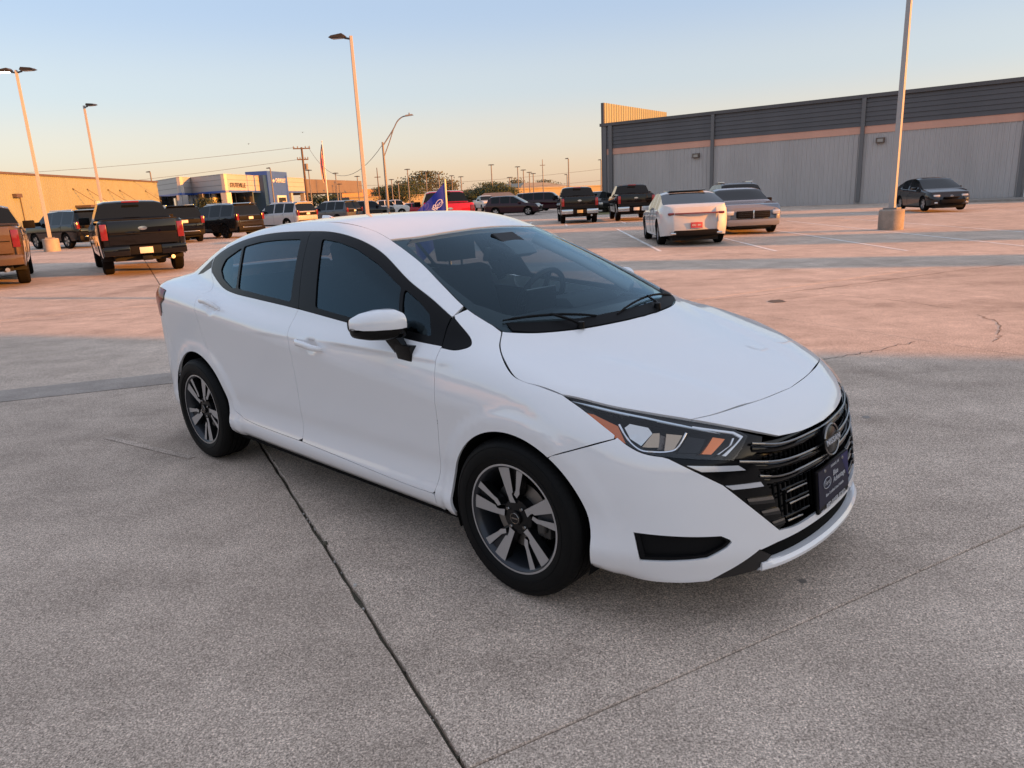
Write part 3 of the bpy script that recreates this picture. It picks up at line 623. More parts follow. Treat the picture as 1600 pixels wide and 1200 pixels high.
SPEC = dict(
 pickup=dict(L=5.89, W=2.03, fx=1.98, rx=-1.70, R=.405, sill=.47, ra=.50, rc=.30, c=.14,
   B=[(-2.95, 1.36), (-.92, 1.37), (-.80, 1.30), (1.0, 1.27), (1.3, 1.24), (2.6, 1.20), (2.95, 1.10)],
   T=[(-2.95, 1.40), (-.93, 1.41), (-.90, 1.45), (-.72, 1.88), (-.55, 1.92), (.1, 1.945), (.55, 1.92), (.75, 1.86), (1.38, 1.36), (1.55, 1.33), (2.5, 1.28), (2.95, 1.14)],
   ws=(1.38, .72), rw=(-.90, -.70), wins=[(-.66, .02), (.12, .95)], low=.02),
 suv=dict(L=5.33, W=2.03, fx=1.62, rx=-1.50, R=.395, sill=.40, ra=.475, rc=.35, c=.18,
   B=[(-2.66, 1.20), (-1.0, 1.19), (1.1, 1.15), (2.4, 1.10), (2.66, 1.02)],
   T=[(-2.66, 1.22), (-2.62, 1.25), (-2.36, 1.86), (-2.2, 1.90), (-.6, 1.93), (.35, 1.90), (.62, 1.83), (1.25, 1.27), (1.45, 1.23), (2.4, 1.17), (2.66, 1.04)],
   ws=(1.25, .60), rw=(-2.62, -2.38), wins=[(-2.22, -1.28), (-1.18, -.28), (-.18, .80)], low=.02),
 crossover=dict(L=4.86, W=1.94, fx=1.45, rx=-1.40, R=.365, sill=.32, ra=.43, rc=.4, c=.22,
   B=[(-2.43, 1.08), (-1.2, 1.06), (1.0, 1.0), (2.2, .92), (2.43, .80)],
   T=[(-2.43, 1.10), (-2.36, 1.15), (-1.85, 1.62), (-1.6, 1.68), (-.4, 1.70), (.15, 1.66), (1.15, 1.10), (1.4, 1.05), (2.2, .96), (2.43, .82)],
   ws=(1.15, .15), rw=(-2.36, -1.85), wins=[(-1.75, -1.05), (-.95, -.15), (-.05, .75)], low=.02),
 mkz=dict(L=4.93, W=1.86, fx=1.45, rx=-1.40, R=.345, sill=.24, ra=.40, rc=.75, c=.34,
   B=[(-2.465, .99), (-1.6, .97), (-.2, .92), (1.2, .88), (2.2, .78), (2.465, .62)],
   T=[(-2.465, 1.03), (-2.30, 1.09), (-2.0, 1.12), (-1.0, 1.41), (-.7, 1.455), (-.2, 1.475), (.2, 1.44), (1.1, .99), (1.3, .96), (2.2, .82), (2.465, .64)],
   ws=(1.1, .18), rw=(-2.0, -1.0), wins=[(-1.35, -.72), (-.62, .02), (.08, .62)], low=.02),
 charger=dict(L=5.08, W=1.89, fx=1.60, rx=-1.45, R=.355, sill=.25, ra=.41, rc=.50, c=.22,
   B=[(-2.54, 1.02), (-1.4, 1.00), (0, .97), (1.1, .93), (2.3, .87), (2.54, .80)],
   T=[(-2.54, 1.05), (-1.9, 1.10), (-1.0, 1.40), (-.6, 1.465), (-.1, 1.48), (.3, 1.43), (1.02, 1.06), (1.2, 1.03), (2.35, .93), (2.54, .84)],
   ws=(1.02, .28), rw=(-1.85, -1.0), wins=[(-1.2, -.50), (-.40, .50)], low=.02),
 compact=dict(L=4.58, W=1.755, fx=1.37, rx=-1.27, R=.325, sill=.23, ra=.375, rc=.70, c=.36,
   B=[(-2.29, .98), (-1.3, .97), (0, .92), (1.1, .87), (2.0, .76), (2.29, .60)],
   T=[(-2.29, 1.02), (-1.85, 1.08), (-1.0, 1.40), (-.6, 1.46), (-.1, 1.47), (.3, 1.42), (1.25, .95), (1.45, .92), (2.05, .80), (2.29, .62)],
   ws=(1.22, .26), rw=(-1.8, -1.0), wins=[(-1.15, -.42), (-.32, .55)], low=.02),
)
def vwheel(R, dark, far):
    W = .13 if R > .37 else .11; n = 20 if far else 32; b = MB()
    b.lathe([(R * .62, -W * .85), (R * .72, -W), (R * .9, -W), (R * .97, -W * .8), (R, -W * .6), (R, W * .6), (R * .97, W * .8), (R * .9, W), (R * .6, W)], n, 'y'); 
    for k in range(0 if far else 60):
        a = 2 * math.pi * k / 60
        for y0, y1 in ((-.95, -.5), (-.4, .0), (.1, .5), (.6, .95)):
            if (k + int(y0 * 3)) % 2: continue
            c, s = math.cos(a), math.sin(a); c2, s2 = math.cos(a + .06), math.sin(a + .06); r = R + .004
            b.add([(r * c, y0 * W * .78, r * s), (r * c2, y0 * W * .78, r * s2), (r * c2, y1 * W * .78, r * s2), (r * c, y1 * W * .78, r * s)], [(0, 1, 2, 3)])
    ty = b
    b = MB(); rm = R * .64
    b.lathe([(.001, -W * .55), (R * .13, -W * .6), (R * .15, -W * .4)], n, 'y')
    for k in range(5 if not far else 5):
        a = 2 * math.pi * k / 5
        for d in (-.16, .16):
            P = [(R * .1, -.03), (R * .1, .03), (rm, .028), (rm, -.028)]
            b.prism([(r * math.cos(a + d) - t * math.sin(a + d), -W * .72, r * math.sin(a + d) + t * math.cos(a + d)) for r, t in P], (0, .03, 0))
    b.lathe([(rm, -W * .86), (rm * .96, -W * .82), (rm * .93, 0)], n, 'y')
    rim = b
    b = MB(); b.lathe([(.001, -W * .25), (rm, -W * .25)], n, 'y')
    return ty, rim, b
WCACHE = {}
def keep_mesh(o):
    me = o.data; bpy.data.objects.remove(o); return me
def vehicle(name, label, cat, kind, x, y, head, pm, far=False, group='parked vehicles', rim_dark=False, glass=None, z=0., extras=None, grp2=None):
    S_ = SPEC[kind]; L, W = S_['L'], S_['W']; Bf = lambda q: np.interp(q, *zip(*S_['B'])); Tf = lambda q: np.interp(q, *zip(*S_['T']))
    r = empty(name, (x, y, z), head); tag(r, label, cat, group); glass = glass or VGL
    # smooth the height profiles a little
    sm = .05
    B = lambda q: (Bf(q - sm) + 2 * Bf(q) + Bf(q + sm)) / 4; T = lambda q: np.maximum((Tf(q - sm) + 2 * Tf(q) + Tf(q + sm)) / 4, B(q) + .015)
    xs = set(np.round(np.linspace(-L / 2, L / 2, 26 if far else 44), 3))
    for a in (S_['ws'] + S_['rw'] + tuple(v for w in S_['wins'] for v in w)): xs.add(round(a, 3))
    for c in (S_['fx'], S_['rx']):
        for d in np.linspace(-1, 1, 13 if far else 21): xs.add(round(c + S_['ra'] * d, 3))
    for d in (.02, .06, .12, .2, .3): xs.add(round(L / 2 - d * S_['rc'] / .3, 3)); xs.add(round(-L / 2 + d * S_['rc'] / .3, 3))
    xs = sorted(xs); N = len(xs); rows = []
    for q in xs:
        e = max(0., (abs(q) - (L / 2 - S_['rc'])) / S_['rc']); w = W / 2 - S_['c'] * (1 - math.sqrt(max(0., 1 - e * e)))
        z0 = S_['sill'] + .06 * e
        for c in (S_['fx'], S_['rx']):
            d = abs(q - c)
            if d < S_['ra'] - 1e-4: z0 = max(z0, S_['R'] + math.sqrt(max(0, S_['ra'] ** 2 - d * d)))
        zb, zt = float(B(q)), float(T(q)); h = zt - zb
        z0 = min(z0, zb - .05)
        P = []
        for k, f in enumerate((0, .12, .35, .6, .82, 1.0)):
            zz = z0 + (zb - z0) * f; tz = (zz - S_['sill']) / (zb - S_['sill'])
            P.append((w - .035 * (1 - tz) ** 2 - .05 * max(0, tz - .55) ** 2 * 4 * .5 + .012 * math.sin(min(max(tz, 0), 1) * math.pi), zz))
        wb = P[-1][0]
        P.append((wb - .018, zb + min(.02, h * .3)))                                  # 6: window foot
        E_ = zb + h * .90; wt = wb - .04 - .36 * max(0, E_ - zb - .1)
        P.append((wb - .02 + (wt - wb + .02) * .5, zb + (E_ - zb) * .52)); P.append((wt, E_))   # 7, 8: roof edge
        P.append((wt * .80, zt - h * .025)); P.append((wt * .4, zt - h * .006)); P.append((0, zt))
        rows.append(P)
    def endx(q, z):                                                                # leaning, rounded ends
        e = max(0., (abs(q) - (L / 2 - .35)) / .35); zm = S_['sill'] + .28; zb = float(B(q))
        return q - math.copysign(1, q) * e * .16 * max(0, (z - zm) / (zb - zm + .01)) ** 2 * (.35 if kind in ('pickup', 'suv') else 1) - math.copysign(1, q) * e * .10 * max(0, (zm - z)) / .28
    K = 12; V_ = [(endx(q, z_), y_, z_) for q, P in zip(xs, rows) for y_, z_ in P]; M_ = len(V_)
    V_ += [(a, -b_, c) for a, b_, c in V_]
    zones = {}
    def zone(i, k, s):
        a = (xs[i] + xs[i + 1]) / 2
        if k in (6, 7):
            for wi, (w0, w1) in enumerate(S_['wins']):
                if w0 < a < w1: return ('side_window', wi, s)
        if k >= 8:
            if S_['ws'][1] < a < S_['ws'][0]: return ('windshield', 0, 0)
            if S_['rw'][0] < a < S_['rw'][1]: return ('rear_window', 0, 0)
        return ('body', 0, 0)
    for i in range(N - 1):
        for k in range(K - 1):
            for s in (1, -1):
                o = 0 if s > 0 else M_
                f = (o + i * K + k, o + (i + 1) * K + k, o + (i + 1) * K + k + 1, o + i * K + k + 1)
                zones.setdefault(zone(i, k, s), []).append(f if s < 0 else f[::-1])
    for i in (0, N - 1):
        ring = [i * K + k for k in range(K)] + [M_ + i * K + k for k in range(K)][::-1][1:]
        zones[('body', 0, 0)].append(tuple(ring))
    for (nm, wi, s), fs in zones.items():
        used = sorted({v for f in fs for v in f}); rm = {v: k for k, v in enumerate(used)}
        me = bpy.data.meshes.new(nm); me.from_pydata([V_[v] for v in used], [], [tuple(rm[v] for v in f) for f in fs])
        bm = bmesh.new(); bm.from_mesh(me); bmesh.ops.remove_doubles(bm, verts=bm.verts, dist=1e-4); bmesh.ops.recalc_face_normals(bm, faces=bm.faces)
        if nm != 'body' :
            # recalc on an open sheet can choose either way: keep normals pointing away from the cabin
            if sum((f.calc_center_median() - Vector((-.3, 0, 1.0))).dot(f.normal) for f in bm.faces) < 0: bmesh.ops.reverse_faces(bm, faces=bm.faces)
        bm.to_mesh(me); bm.free()
        me.polygons.foreach_set('use_smooth', [True] * len(me.polygons)); me.set_sharp_from_angle(angle=math.radians(38))
        link(nm, me, pm if nm == 'body' else glass, r)
    b = MB(); b.box(-L / 2 + .25, L / 2 - .25, -W / 2 + .30, W / 2 - .30, S_['sill'] - .10, S_['sill'] + .25); b.box(S_['rx'] + S_['ra'] + .02, S_['fx'] - S_['ra'] - .02, -W / 2 + .08, W / 2 - .08, S_['sill'] - .04, S_['sill'] + .1); b.build('underbody', V_UND, r)
    key = (S_['R'], rim_dark, far)
    if key not in WCACHE: WCACHE[key] = [keep_mesh(q.build(nm, m)) for q, nm, m in zip(vwheel(S_['R'], rim_dark, far), ('wheel', 'rim', 'wheel_disc'), (V_TYRE, V_RIMD if rim_dark else V_RIM, V_UND))]
    tr = W / 2 - (.155 if S_['R'] > .37 else .13)
    for cx in (S_['fx'], S_['rx']):
        for s in (1, -1):
            wo = link('wheel', WCACHE[key][0], None, r, (cx, s * -tr, S_['R']), 0 if s > 0 else math.pi)
            link('rim', WCACHE[key][1], None, wo); link('wheel_disc', WCACHE[key][2], None, wo)
            b = MB(); A_ = [math.radians(a) for a in np.linspace(-5, 185, 14)]; v = [(cx + S_['ra'] * 1.01 * math.cos(a), s * yy, S_['R'] + S_['ra'] * 1.01 * math.sin(a)) for yy in (-W / 2 + .03, -W / 2 + .42) for a in A_]
            b.add(v, [(i, i + 1, 14 + i + 1, 14 + i) for i in range(13)] + [tuple(range(14, 28))]); b.build('wheel_well', V_UND, r)
    def bx(nm, m, x0, x1, y0, y1, z0, z1, bev=.015, mirror=False):
        for s in ((1, -1) if mirror else (1,)):
            b = MB(); b.box(x0, x1, min(s * y0, s * y1), max(s * y0, s * y1), z0, z1); b.build(nm, m, r, bevel=bev, smooth=40)
    # mirrors and door seams
    mx = S_['wins'][-1][1] - .02; zb = float(B(mx)); big = kind in ('pickup', 'suv')
    bx('door_mirror', V_BLK if big or kind == 'charger' else pm, mx - .12, mx + .10, W / 2 - .02, W / 2 + (.26 if big else .18), zb + .03, zb + (.24 if big else .16), .03, True)
    if not far:
        for w0, w1 in S_['wins']:
            for s in (1, -1):
                b = MB(); q = w0 - .04; i = int(np.argmin([abs(q - t) for t in xs])); b.tube([(xs[i], s * (P_[0] + .001), P_[1]) for P_ in rows[i][1:7]], .005, 4); b.build('door_seam', V_UND, r)
        for w0, w1 in S_['wins'][-2:]:
            q = w0 + .12; i = int(np.argmin([abs(q - t) for t in xs])); yv, zv = rows[i][4]
            bx('door_handle', pm, q - .11, q + .11, yv - .01, yv + .03, zv - .015, zv + .02, .01, True)
    rx_, fx_ = -L / 2, L / 2
    g = dict(r=r, bx=bx, W=W, L=L, rx=rx_, fx=fx_, pm=pm, B=B, T=T)
    if extras: extras(g)
    return r
def rear_pickup(g, plate=V_PLT, emblem=True, chrome=False, bump=None):
    bx, W, x, pm, r = g['bx'], g['W'], g['rx'], g['pm'], g['r']
    bx('tail_light', V_RED, x - .025, x + .12, W / 2 - .20, W / 2 - .045, .92, 1.32, .02, True)
    bx('tailgate', pm, x - .03, x + .06, -W / 2 + .21, W / 2 - .21, .78, 1.385, .02)
    bx('tailgate_trim', V_BLK, x - .034, x - .02, -W / 2 + .24, W / 2 - .24, 1.05, 1.075, .004)
    bm_ = bump or pm
    bx('rear_bumper', V_CHR if chrome else bm_, x - .16, x + .10, -W / 2 + .04, -.36, .52, .76, .04); bx('rear_bumper', V_CHR if chrome else bm_, x - .16, x + .10, .36, W / 2 - .04, .52, .76, .04)
    bx('rear_bumper', V_BLK, x - .14, x + .10, -.37, .37, .54, .75, .02)
    bx('number_plate', plate, x - .165, x - .14, -.155, .155, .56, .715, .004)
    bx('tow_hitch', V_BLK, x - .20, x + .2, -.12, .12, .38, .50, .02)
    bx('rear_axle', V_UND, -1.85, -1.55, -.75, .75, .33, .50, .05)
    bx('brake_light', V_RED, -.86, -.80, -.22, .22, 1.865, 1.91, .008)
    bx('bed_floor', V_BLK, x + .08, -.96, -W / 2 + .16, W / 2 - .16, 1.37, 1.425, .005)
    if emblem:
        b = MB(); b.lathe([(.001, -.012), (.095, -.010), (.10, 0)], 20, 'x', (0, 0, 0)); o = b.build('emblem', V_CHR, r); o.location = (x - .032, 0, 1.19); o.scale = (1, 1.15, .5)
    b = MB(); b.tube([(x + .3, -.55, .40), (x - .05, -.62, .42)], .05, 10); b.build('exhaust_pipe', V_CHR, r)
def rear_suv(g, plate=V_PLT):
    bx, W, x, pm = g['bx'], g['W'], g['rx'], g['pm']
    bx('tail_light', V_RED, x - .02, x + .20, W / 2 - .22, W / 2 - .05, .98, 1.34, .03, True)
    bx('tailgate_panel', V_BLK, x - .025, x + .1, -W / 2 + .24, W / 2 - .24, 1.0, 1.20, .02)
    bx('number_plate', plate, x - .035, x + .02, -.155, .155, 1.02, 1.17, .004)
    bx('tailgate', pm, x - .02, x + .1, -W / 2 + .22, W / 2 - .22, .70, .98, .03)
    bx('rear_bumper', V_BLK, x - .07, x + .2, -W / 2 + .10, W / 2 - .10, .40, .66, .06)
    bx('bumper_trim', V_CHR, x - .078, x + .1, -W / 2 + .35, W / 2 - .35, .58, .605, .01)
    bx('roof_rail', V_CHR, -2.0, .2, .64, .69, 1.90, 1.955, .02, True)
    bx('spoiler', pm, x + .20, x + .52, -.72, .72, 1.86, 1.91, .02)
def front_basic(g, grille=V_BLK, hz=.70, gz=(.42, .70), gw=.55, hl=.22, chrome_cross=False):
    bx, W, x = g['bx'], g['W'], g['fx']
    bx('headlight', V_HL, x - .38, x - .10, W / 2 - .40, W / 2 - .10, hz - .07, hz + .07, .04, True)
    bx('grille', grille, x - .14, x + .012, -gw, gw, *gz, .05)
    bx('lower_grille', V_BLK, x - .14, x + .008, -W / 2 + .38, W / 2 - .38, .24, .36, .03)
VB = vpaint('black car paint', (.0028, .0026, .0028)); VTAN = vpaint('bronze tan car paint', (.085, .06, .042), .3); VDG = vpaint('dark grey car paint', (.018, .017, .017), .3); VWS = vpaint('silver white car paint', (.42, .42, .43), .2)
VGB = vpaint('grey blue car paint', (.08, .092, .105), .3); VRED = vpaint('bright red car paint', (.42, .010, .030)); VMAR = vpaint('maroon car paint', (.03, .004, .009)); VPW = vpaint('pearl white car paint', (.60, .59, .575), .0)
VCH = vpaint('slate grey car paint', (.21, .22, .25), .2); VMZ = vpaint('graphite car paint', (.020, .019, .020), .3)
H1 = math.radians(121.5)
def behind(px, py, Y, head, back):
    """centre of a vehicle whose rear face stands at that spot"""
    p = at(px, py, Y); return p.x + math.cos(head) * back, p.y + math.sin(head) * back
# left group
c = gnd(226, 424); x_, y_ = c.x + math.cos(H1) * 1.62, c.y + math.sin(H1) * 1.62
vehicle('pickup_truck', 'black pickup seen from behind, parked beyond the tail of the white sedan', 'pickup', 'pickup', x_, y_, H1, VB, extras=lambda g: rear_pickup(g))
lat = Vector((math.cos(H1 + math.pi / 2), math.sin(H1 + math.pi / 2)))
x2_, y2_ = x_ + lat.x * 3.62 - math.cos(H1) * .55, y_ + lat.y * 3.62 - math.sin(H1) * .55
vehicle('pickup_truck', 'bronze tan pickup cut off by the left edge of the picture', 'pickup', 'pickup', x2_, y2_, H1, VTAN, extras=lambda g: rear_pickup(g, bump=VTAN))
HS = math.radians(148)
def suv_at(px, py, Y, head, pm, label, far=False, dark=True):
    p = at(px, py, Y); x, y = p.x + math.cos(head) * 2.4, p.y + math.sin(head) * 2.4
    vehicle('suv', label, 'suv', 'suv', x, y, head, pm, far, rim_dark=dark, extras=lambda g: rear_suv(g))
suv_at(146, 360, 38.5, HS, VB, 'black suv parked just left of the black pickup', dark=False)
suv_at(288, 352, 38.5, math.radians(125), VB, 'black suv half hidden behind the right side of the black pickup')
suv_at(388, 348, 42.5, HS, VDG, 'dark charcoal suv before the pale dealership columns')
suv_at(478, 340, 53, HS, VWS, 'silver white suv before the blue entrance tower', dark=False)
suv_at(552, 335, 63, HS, VGB, 'grey blue suv left of the centre light pole')
p = at(702, 320, 30); HR = math.radians(99)
vehicle('pickup_truck', 'bright red pickup behind the blue flag', 'pickup', 'pickup', p.x + math.cos(HR) * 2.6, p.y + math.sin(HR) * 2.6, HR, VRED, extras=lambda g: rear_pickup(g, chrome=True))
# two dark pickups before the grey warehouse
for (px, py), hd, lab in (((904, 346), 88, 'black pickup parked left of the grey warehouse corner'), ((990, 344), 86.5, 'dark pickup parked against the grey warehouse wall')):
    q = gnd(px, py); q = q * (40.5 / q.y); h = math.radians(hd)
    vehicle('pickup_truck', lab, 'pickup', 'pickup', q.x + math.cos(h) * 1.7, q.y + math.sin(h) * 1.7, h, VB, extras=lambda g: rear_pickup(g, plate=mat('yellow plate', (.5, .42, .2), .5) if hd == 88 else V_PLT, chrome=True, emblem=True))
# white sedan, slate sedan, suv behind it, small dark sedan
PA = math.radians(86.2)
def mkz(g):
    bx, W, x, pm = g['bx'], g['W'], g['rx'], g['pm']
    bx('tail_light', V_RED, x + .0, x + .12, -W / 2 + .34, W / 2 - .34, .855, .89, .015)
    bx('tail_light', V_RED, x + .07, x + .40, W / 2 - .34, W / 2 - .17, .83, .90, .03, True)
    bx('rear_bumper', V_BLK, x + .01, x + .25, -W / 2 + .32, W / 2 - .32, .27, .43, .06)
    bx('exhaust_pipe', V_CHR, x + .01, x + .15, .52, .70, .31, .37, .02, True)
    bx('number_plate', mat('red and white plate', (.50, .06, .07), .5), x - .012, x + .04, -.155, .155, .48, .63, .004)
    bx('plate_frame', V_CHR, x - .004, x + .04, -.17, .17, .465, .48, .004)
    t = text_mesh('plate_lettering', 'OU  441', .07, V_PLT, g['r'], .001, bold=.002); t.matrix_local = frame_matrix((x - .014, 0, .555), (0, -1, 0), (0, 0, 1), (-1, 0, 0))
    bx('roof_glass', VGL, -.95, .10, -.52, .52, 1.452, 1.478, .02)
    bx('fender_vent', V_CHR, .9, 1.05, W / 2 - .02, W / 2 + .004, .70, .74, .004, True)
vehicle('sedan', 'pearl white sedan with dark roof and red plate, parked tail towards us', 'car', 'mkz', 5.28 + .066 * 1.45, 20.95 + 1.42, PA, VPW, extras=mkz, glass=VGL)
def chg(g):
    bx, W, x = g['bx'], g['W'], g['fx']
    bx('grille', V_BLK, x - .14, x + .02, -.52, .52, .52, .74, .03); bx('grille_frame', V_CHR, x - .10, x + .026, -.022, .022, .50, .76, .008); 
    for zz in (.575, .63, .685): bx('grille_bar', V_RIMD, x - .10, x + .024, -.48, .48, zz, zz + .014, .004)
    bx('headlight', V_HL, x - .30, x - .015, .60, W / 2 - .10, .62, .755, .04, True); bx('front_bumper', g['pm'], x - .22, x + .05, -W / 2 + .12, W / 2 - .12, .27, .49, .07)
    bx('lower_grille', V_BLK, x - .1, x + .055, -.55, .55, .22, .285, .02); bx('fog_light', V_HL, x - .1, x + .045, .62, .74, .31, .38, .02, True)
vehicle('sedan', 'slate grey muscle sedan facing us beside the white sedan', 'car', 'charger', 8.16, 25.0 + 1.1, PA + math.pi, VCH, extras=chg)
p = at(1163, 318, 31.5)
vehicle('suv', 'dark suv mostly hidden behind the slate grey sedan', 'suv', 'crossover', p.x + .1, p.y + 2.5, PA, VDG, extras=lambda g: (g['bx']('tail_light', V_RED, g['rx'] + .05, g['rx'] + .3, .70, .88, .95, 1.2, .03, True), g['bx']('number_plate', V_PLT, g['rx'] - .01, g['rx'] + .05, -.15, .15, .85, 1.0, .004), g['bx']('roof_rail', V_CHR, -1.6, .1, .58, .62, 1.68, 1.74, .02, True)), grp2=None)
def mz(g):
    bx, W, x = g['bx'], g['W'], g['fx']
    bx('headlight', V_HL, x - .44, x - .16, W / 2 - .44, W / 2 - .17, .60, .71, .045, True)
    bx('grille', V_BLK, x - .16, x + .012, -.50, .50, .33, .50, .06); bx('grille', V_BLK, x - .2, x - .02, -.30, .30, .565, .61, .015)
    bx('fog_light', V_HL, x - .22, x - .06, .56, .68, .33, .40, .02, True)
    b = MB(); b.lathe([(.001, .012), (.055, .010), (.06, 0)], 18, 'x', (0, 0, 0)); o = b.build('emblem', V_CHR, g['r']); o.location = (x - .075, 0, .635); o.scale = (1, 1.2, .9)
q = at(1469, 322, 33.2)
vehicle('sedan', 'small graphite sedan parked alone at the right before the grey warehouse', 'car', 'compact', q.x + .2, q.y + 1.2, math.radians(262), VMZ, extras=mz, z=.06)
# far cars
def far_car(name, cat, kind, px, py, Y, hd, pm, label):
    p = at(px, py, Y)
    def ex(g):
        bx, W = g['bx'], g['W']
        zz = .75 if kind not in ('pickup', 'suv') else .98
        bx('tail_light', V_RED, g['rx'] - .01, g['rx'] + .2, W / 2 - .3, W / 2 - .08, zz, zz + .2, .03, True); bx('headlight', V_HL, g['fx'] - .3, g['fx'] + .0, W / 2 - .42, W / 2 - .1, zz - .1, zz + .06, .03, True); bx('grille', V_BLK, g['fx'] - .2, g['fx'] + .01, -.5, .5, zz - .28, zz, .03); bx('number_plate', V_PLT, g['rx'] - .02, g['rx'] + .05, -.15, .15, zz - .1, zz + .05, .004)
    vehicle(name, label, cat, kind, p.x, p.y, math.radians(hd), pm, True, extras=ex)
far_car('suv', 'suv', 'crossover', 803, 334, 64, -14, VMAR, 'maroon crossover facing right beyond the white sedan roof')
far_car('suv', 'suv', 'suv', 856, 330, 72, -12, VMAR, 'maroon suv behind the maroon crossover')
far_car('pickup_truck', 'pickup', 'pickup', 759, 331, 96, -75, VPW, 'white pickup facing us left of the maroon crossover')
far_car('pickup_truck', 'pickup', 'pickup', 822, 322, 80, -20, VPW, 'white pickup beyond the maroon crossover')
far_car('sedan', 'car', 'compact', 785, 322, 85, -80, VDG, 'dark car in the row beyond the white pickup')
far_car('sedan', 'car', 'compact', 800, 320, 92, -80, VRED, 'red car in the row beyond the maroon crossover')
far_car('suv', 'suv', 'suv', 576, 330, 78, 20, VDG, 'dark suv just left of the foot of the centre light pole')
far_car('pickup_truck', 'pickup', 'pickup', 600, 327, 88, 15, VPW, 'white pickup in the far row right of the centre light pole')
far_car('pickup_truck', 'pickup', 'pickup', 617, 326, 92, 10, VPW, 'second white pickup in the far row')
far_car('sedan', 'car', 'compact', 633, 326, 92, -70, VGB, 'grey blue car in the far row')
far_car('sedan', 'car', 'compact', 648, 326, 90, 10, VRED, 'red car in the far row left of the blue flag')
far_car('suv', 'suv', 'crossover', 938, 318, 62, -80, VDG, 'dark suv seen between the two black pickups')
# unseen vehicles added at the left to give the sedan's doors something to mirror
vehicle('suv', 'silver suv added out of frame to the left of the camera for door reflections', 'suv', 'crossover', -8.6, 2.2, math.radians(-10), VWS, True)
vehicle('pickup_truck', 'white pickup added out of frame to the left behind the camera for door reflections', 'pickup', 'pickup', -9.4, -2.6, math.radians(-8), VPW, True)
vehicle('suv', 'dark suv added out of frame behind the camera for door reflections', 'suv', 'suv', -8.8, -7.4, math.radians(-6), VDG, True)


# ------------------------------------------------------------------ trees
BARK = noisy('bark', (.10, .075, .055), .2, 3, .95)
def leafmat(name, c):
    m = mat(name, c, .7); n, l, b = nodes_of(m); g = n.new('ShaderNodeNewGeometry'); t = n.new('ShaderNodeTexNoise'); t.inputs['Scale'].default_value = .8; t.inputs['Detail'].default_value = 4
    r = n.new('ShaderNodeValToRGB'); r.color_ramp.elements[0].color = (*[v * .65 for v in c], 1); r.color_ramp.elements[1].color = (*[v * 1.4 for v in c], 1); r.color_ramp.elements[0].position = .3; r.color_ramp.elements[1].position = .7
    l.new(g.outputs['Position'], t.inputs['Vector']); l.new(t.outputs['Fac'], r.inputs['Fac']); l.new(r.outputs['Color'], b.inputs['Base Color']); return m
LEAF = [leafmat('dark green leaves', (.022, .042, .013)), leafmat('olive leaves', (.045, .052, .020)), leafmat('dusty green leaves', (.030, .045, .016))]
def tree(px, py_top, Y, wpx, label, kind=0, n=1500, seed=1, name='tree', base_px=None, sparse=1.):
    r0 = random.Random(seed); p = at(px, 318, Y); H = at(px, py_top, Y).z; Rw = 1.3 * wpx / 2 * Y / FPX
    t = empty(name, (p.x, p.y, 0)); tag(t, label, 'tree' if name == 'tree' else 'shrub', 'trees and shrubs in the distance')
    b = MB(); th = max(H * .30, .3)
    b.tube([(0, 0, 0), (.05 * H * .2, 0, th * .6), (0, .1, th * 1.3)], [H * .035 + .05, H * .026 + .03, H * .015 + .02], 8)
    cl = []
    for k in range(9):
        a = r0.uniform(0, 6.28); rr = r0.uniform(.25, .8); e = (Rw * rr * math.cos(a), Rw * rr * math.sin(a), H * r0.uniform(.42, .88)); cl.append(e)
        b.tube([(0, 0, th), (e[0] * .4, e[1] * .4, (th + e[2]) / 2 + .1), e], [H * .014 + .02, H * .009 + .015, .02], 5)
    b.build('trunk', BARK, t)
    b = MB()
    for k in range(14): cl.append((r0.gauss(0, .42) * Rw, r0.gauss(0, .42) * Rw, H * r0.uniform(.30, .97)))
    for k in range(n):
        c = cl[r0.randrange(len(cl))]; s = Rw * .30 * sparse; zz = c[2] + r0.gauss(0, H * .075)
        lim = 1.0 if zz < H * .75 else max(.25, 1 - (zz - H * .75) / (H * .3))
        q = Vector((c[0] * lim + r0.gauss(0, s), c[1] * lim + r0.gauss(0, s), min(zz, H * r0.uniform(.95, 1.02)))); q.z = max(q.z, H * .14)
        sz = r0.uniform(.5, 1.2) * (.016 * H + .0016 * Y * .5)
        u = Vector((r0.gauss(0, 1), r0.gauss(0, 1), r0.gauss(0, 1))).normalized(); w = u.orthogonal().normalized()
        b.add([q + u * sz, q + w * sz * .6, q - u * sz, q - w * sz * .6], [(0, 1, 2, 3)])
    b.build('crown', LEAF[kind], t)
tree(668, 268, 231, 52, 'tall olive tree behind the blue flag', 1, 2400, 3, sparse=.9)
tree(640, 282, 217, 46, 'dark tree left of the blue flag', 0, 2100, 4)
tree(614, 287, 211, 36, 'dark tree right of the curved street lamp', 0, 1650, 5)
tree(598, 292, 204, 30, 'small dark tree behind the curved street lamp', 0, 1200, 15)
tree(706, 282, 250, 26, 'thin olive tree above the red pickup', 1, 1050, 6)
tree(737, 296, 224, 42, 'low dark tree right of the red pickup', 0, 1800, 7)
tree(770, 284, 211, 46, 'round dark tree behind the tall lamp post', 0, 2700, 8)
tree(797, 290, 217, 30, 'dark tree left of the tan gabled building', 2, 1500, 9)
tree(808, 277, 264, 26, 'pale olive tree rising left of the tan gabled building', 1, 1200, 10, sparse=.9)
tree(850, 281, 244, 30, 'olive tree top behind the tan gabled building', 1, 1200, 11)
tree(490, 299, 198, 22, 'small round tree right of the wooden utility pole', 0, 1200, 12)
tree(515, 303, 198, 34, 'low dark tree behind the flagpole', 0, 1500, 13)
tree(547, 304, 231, 20, 'small dark tree behind the tan low building', 0, 900, 14)
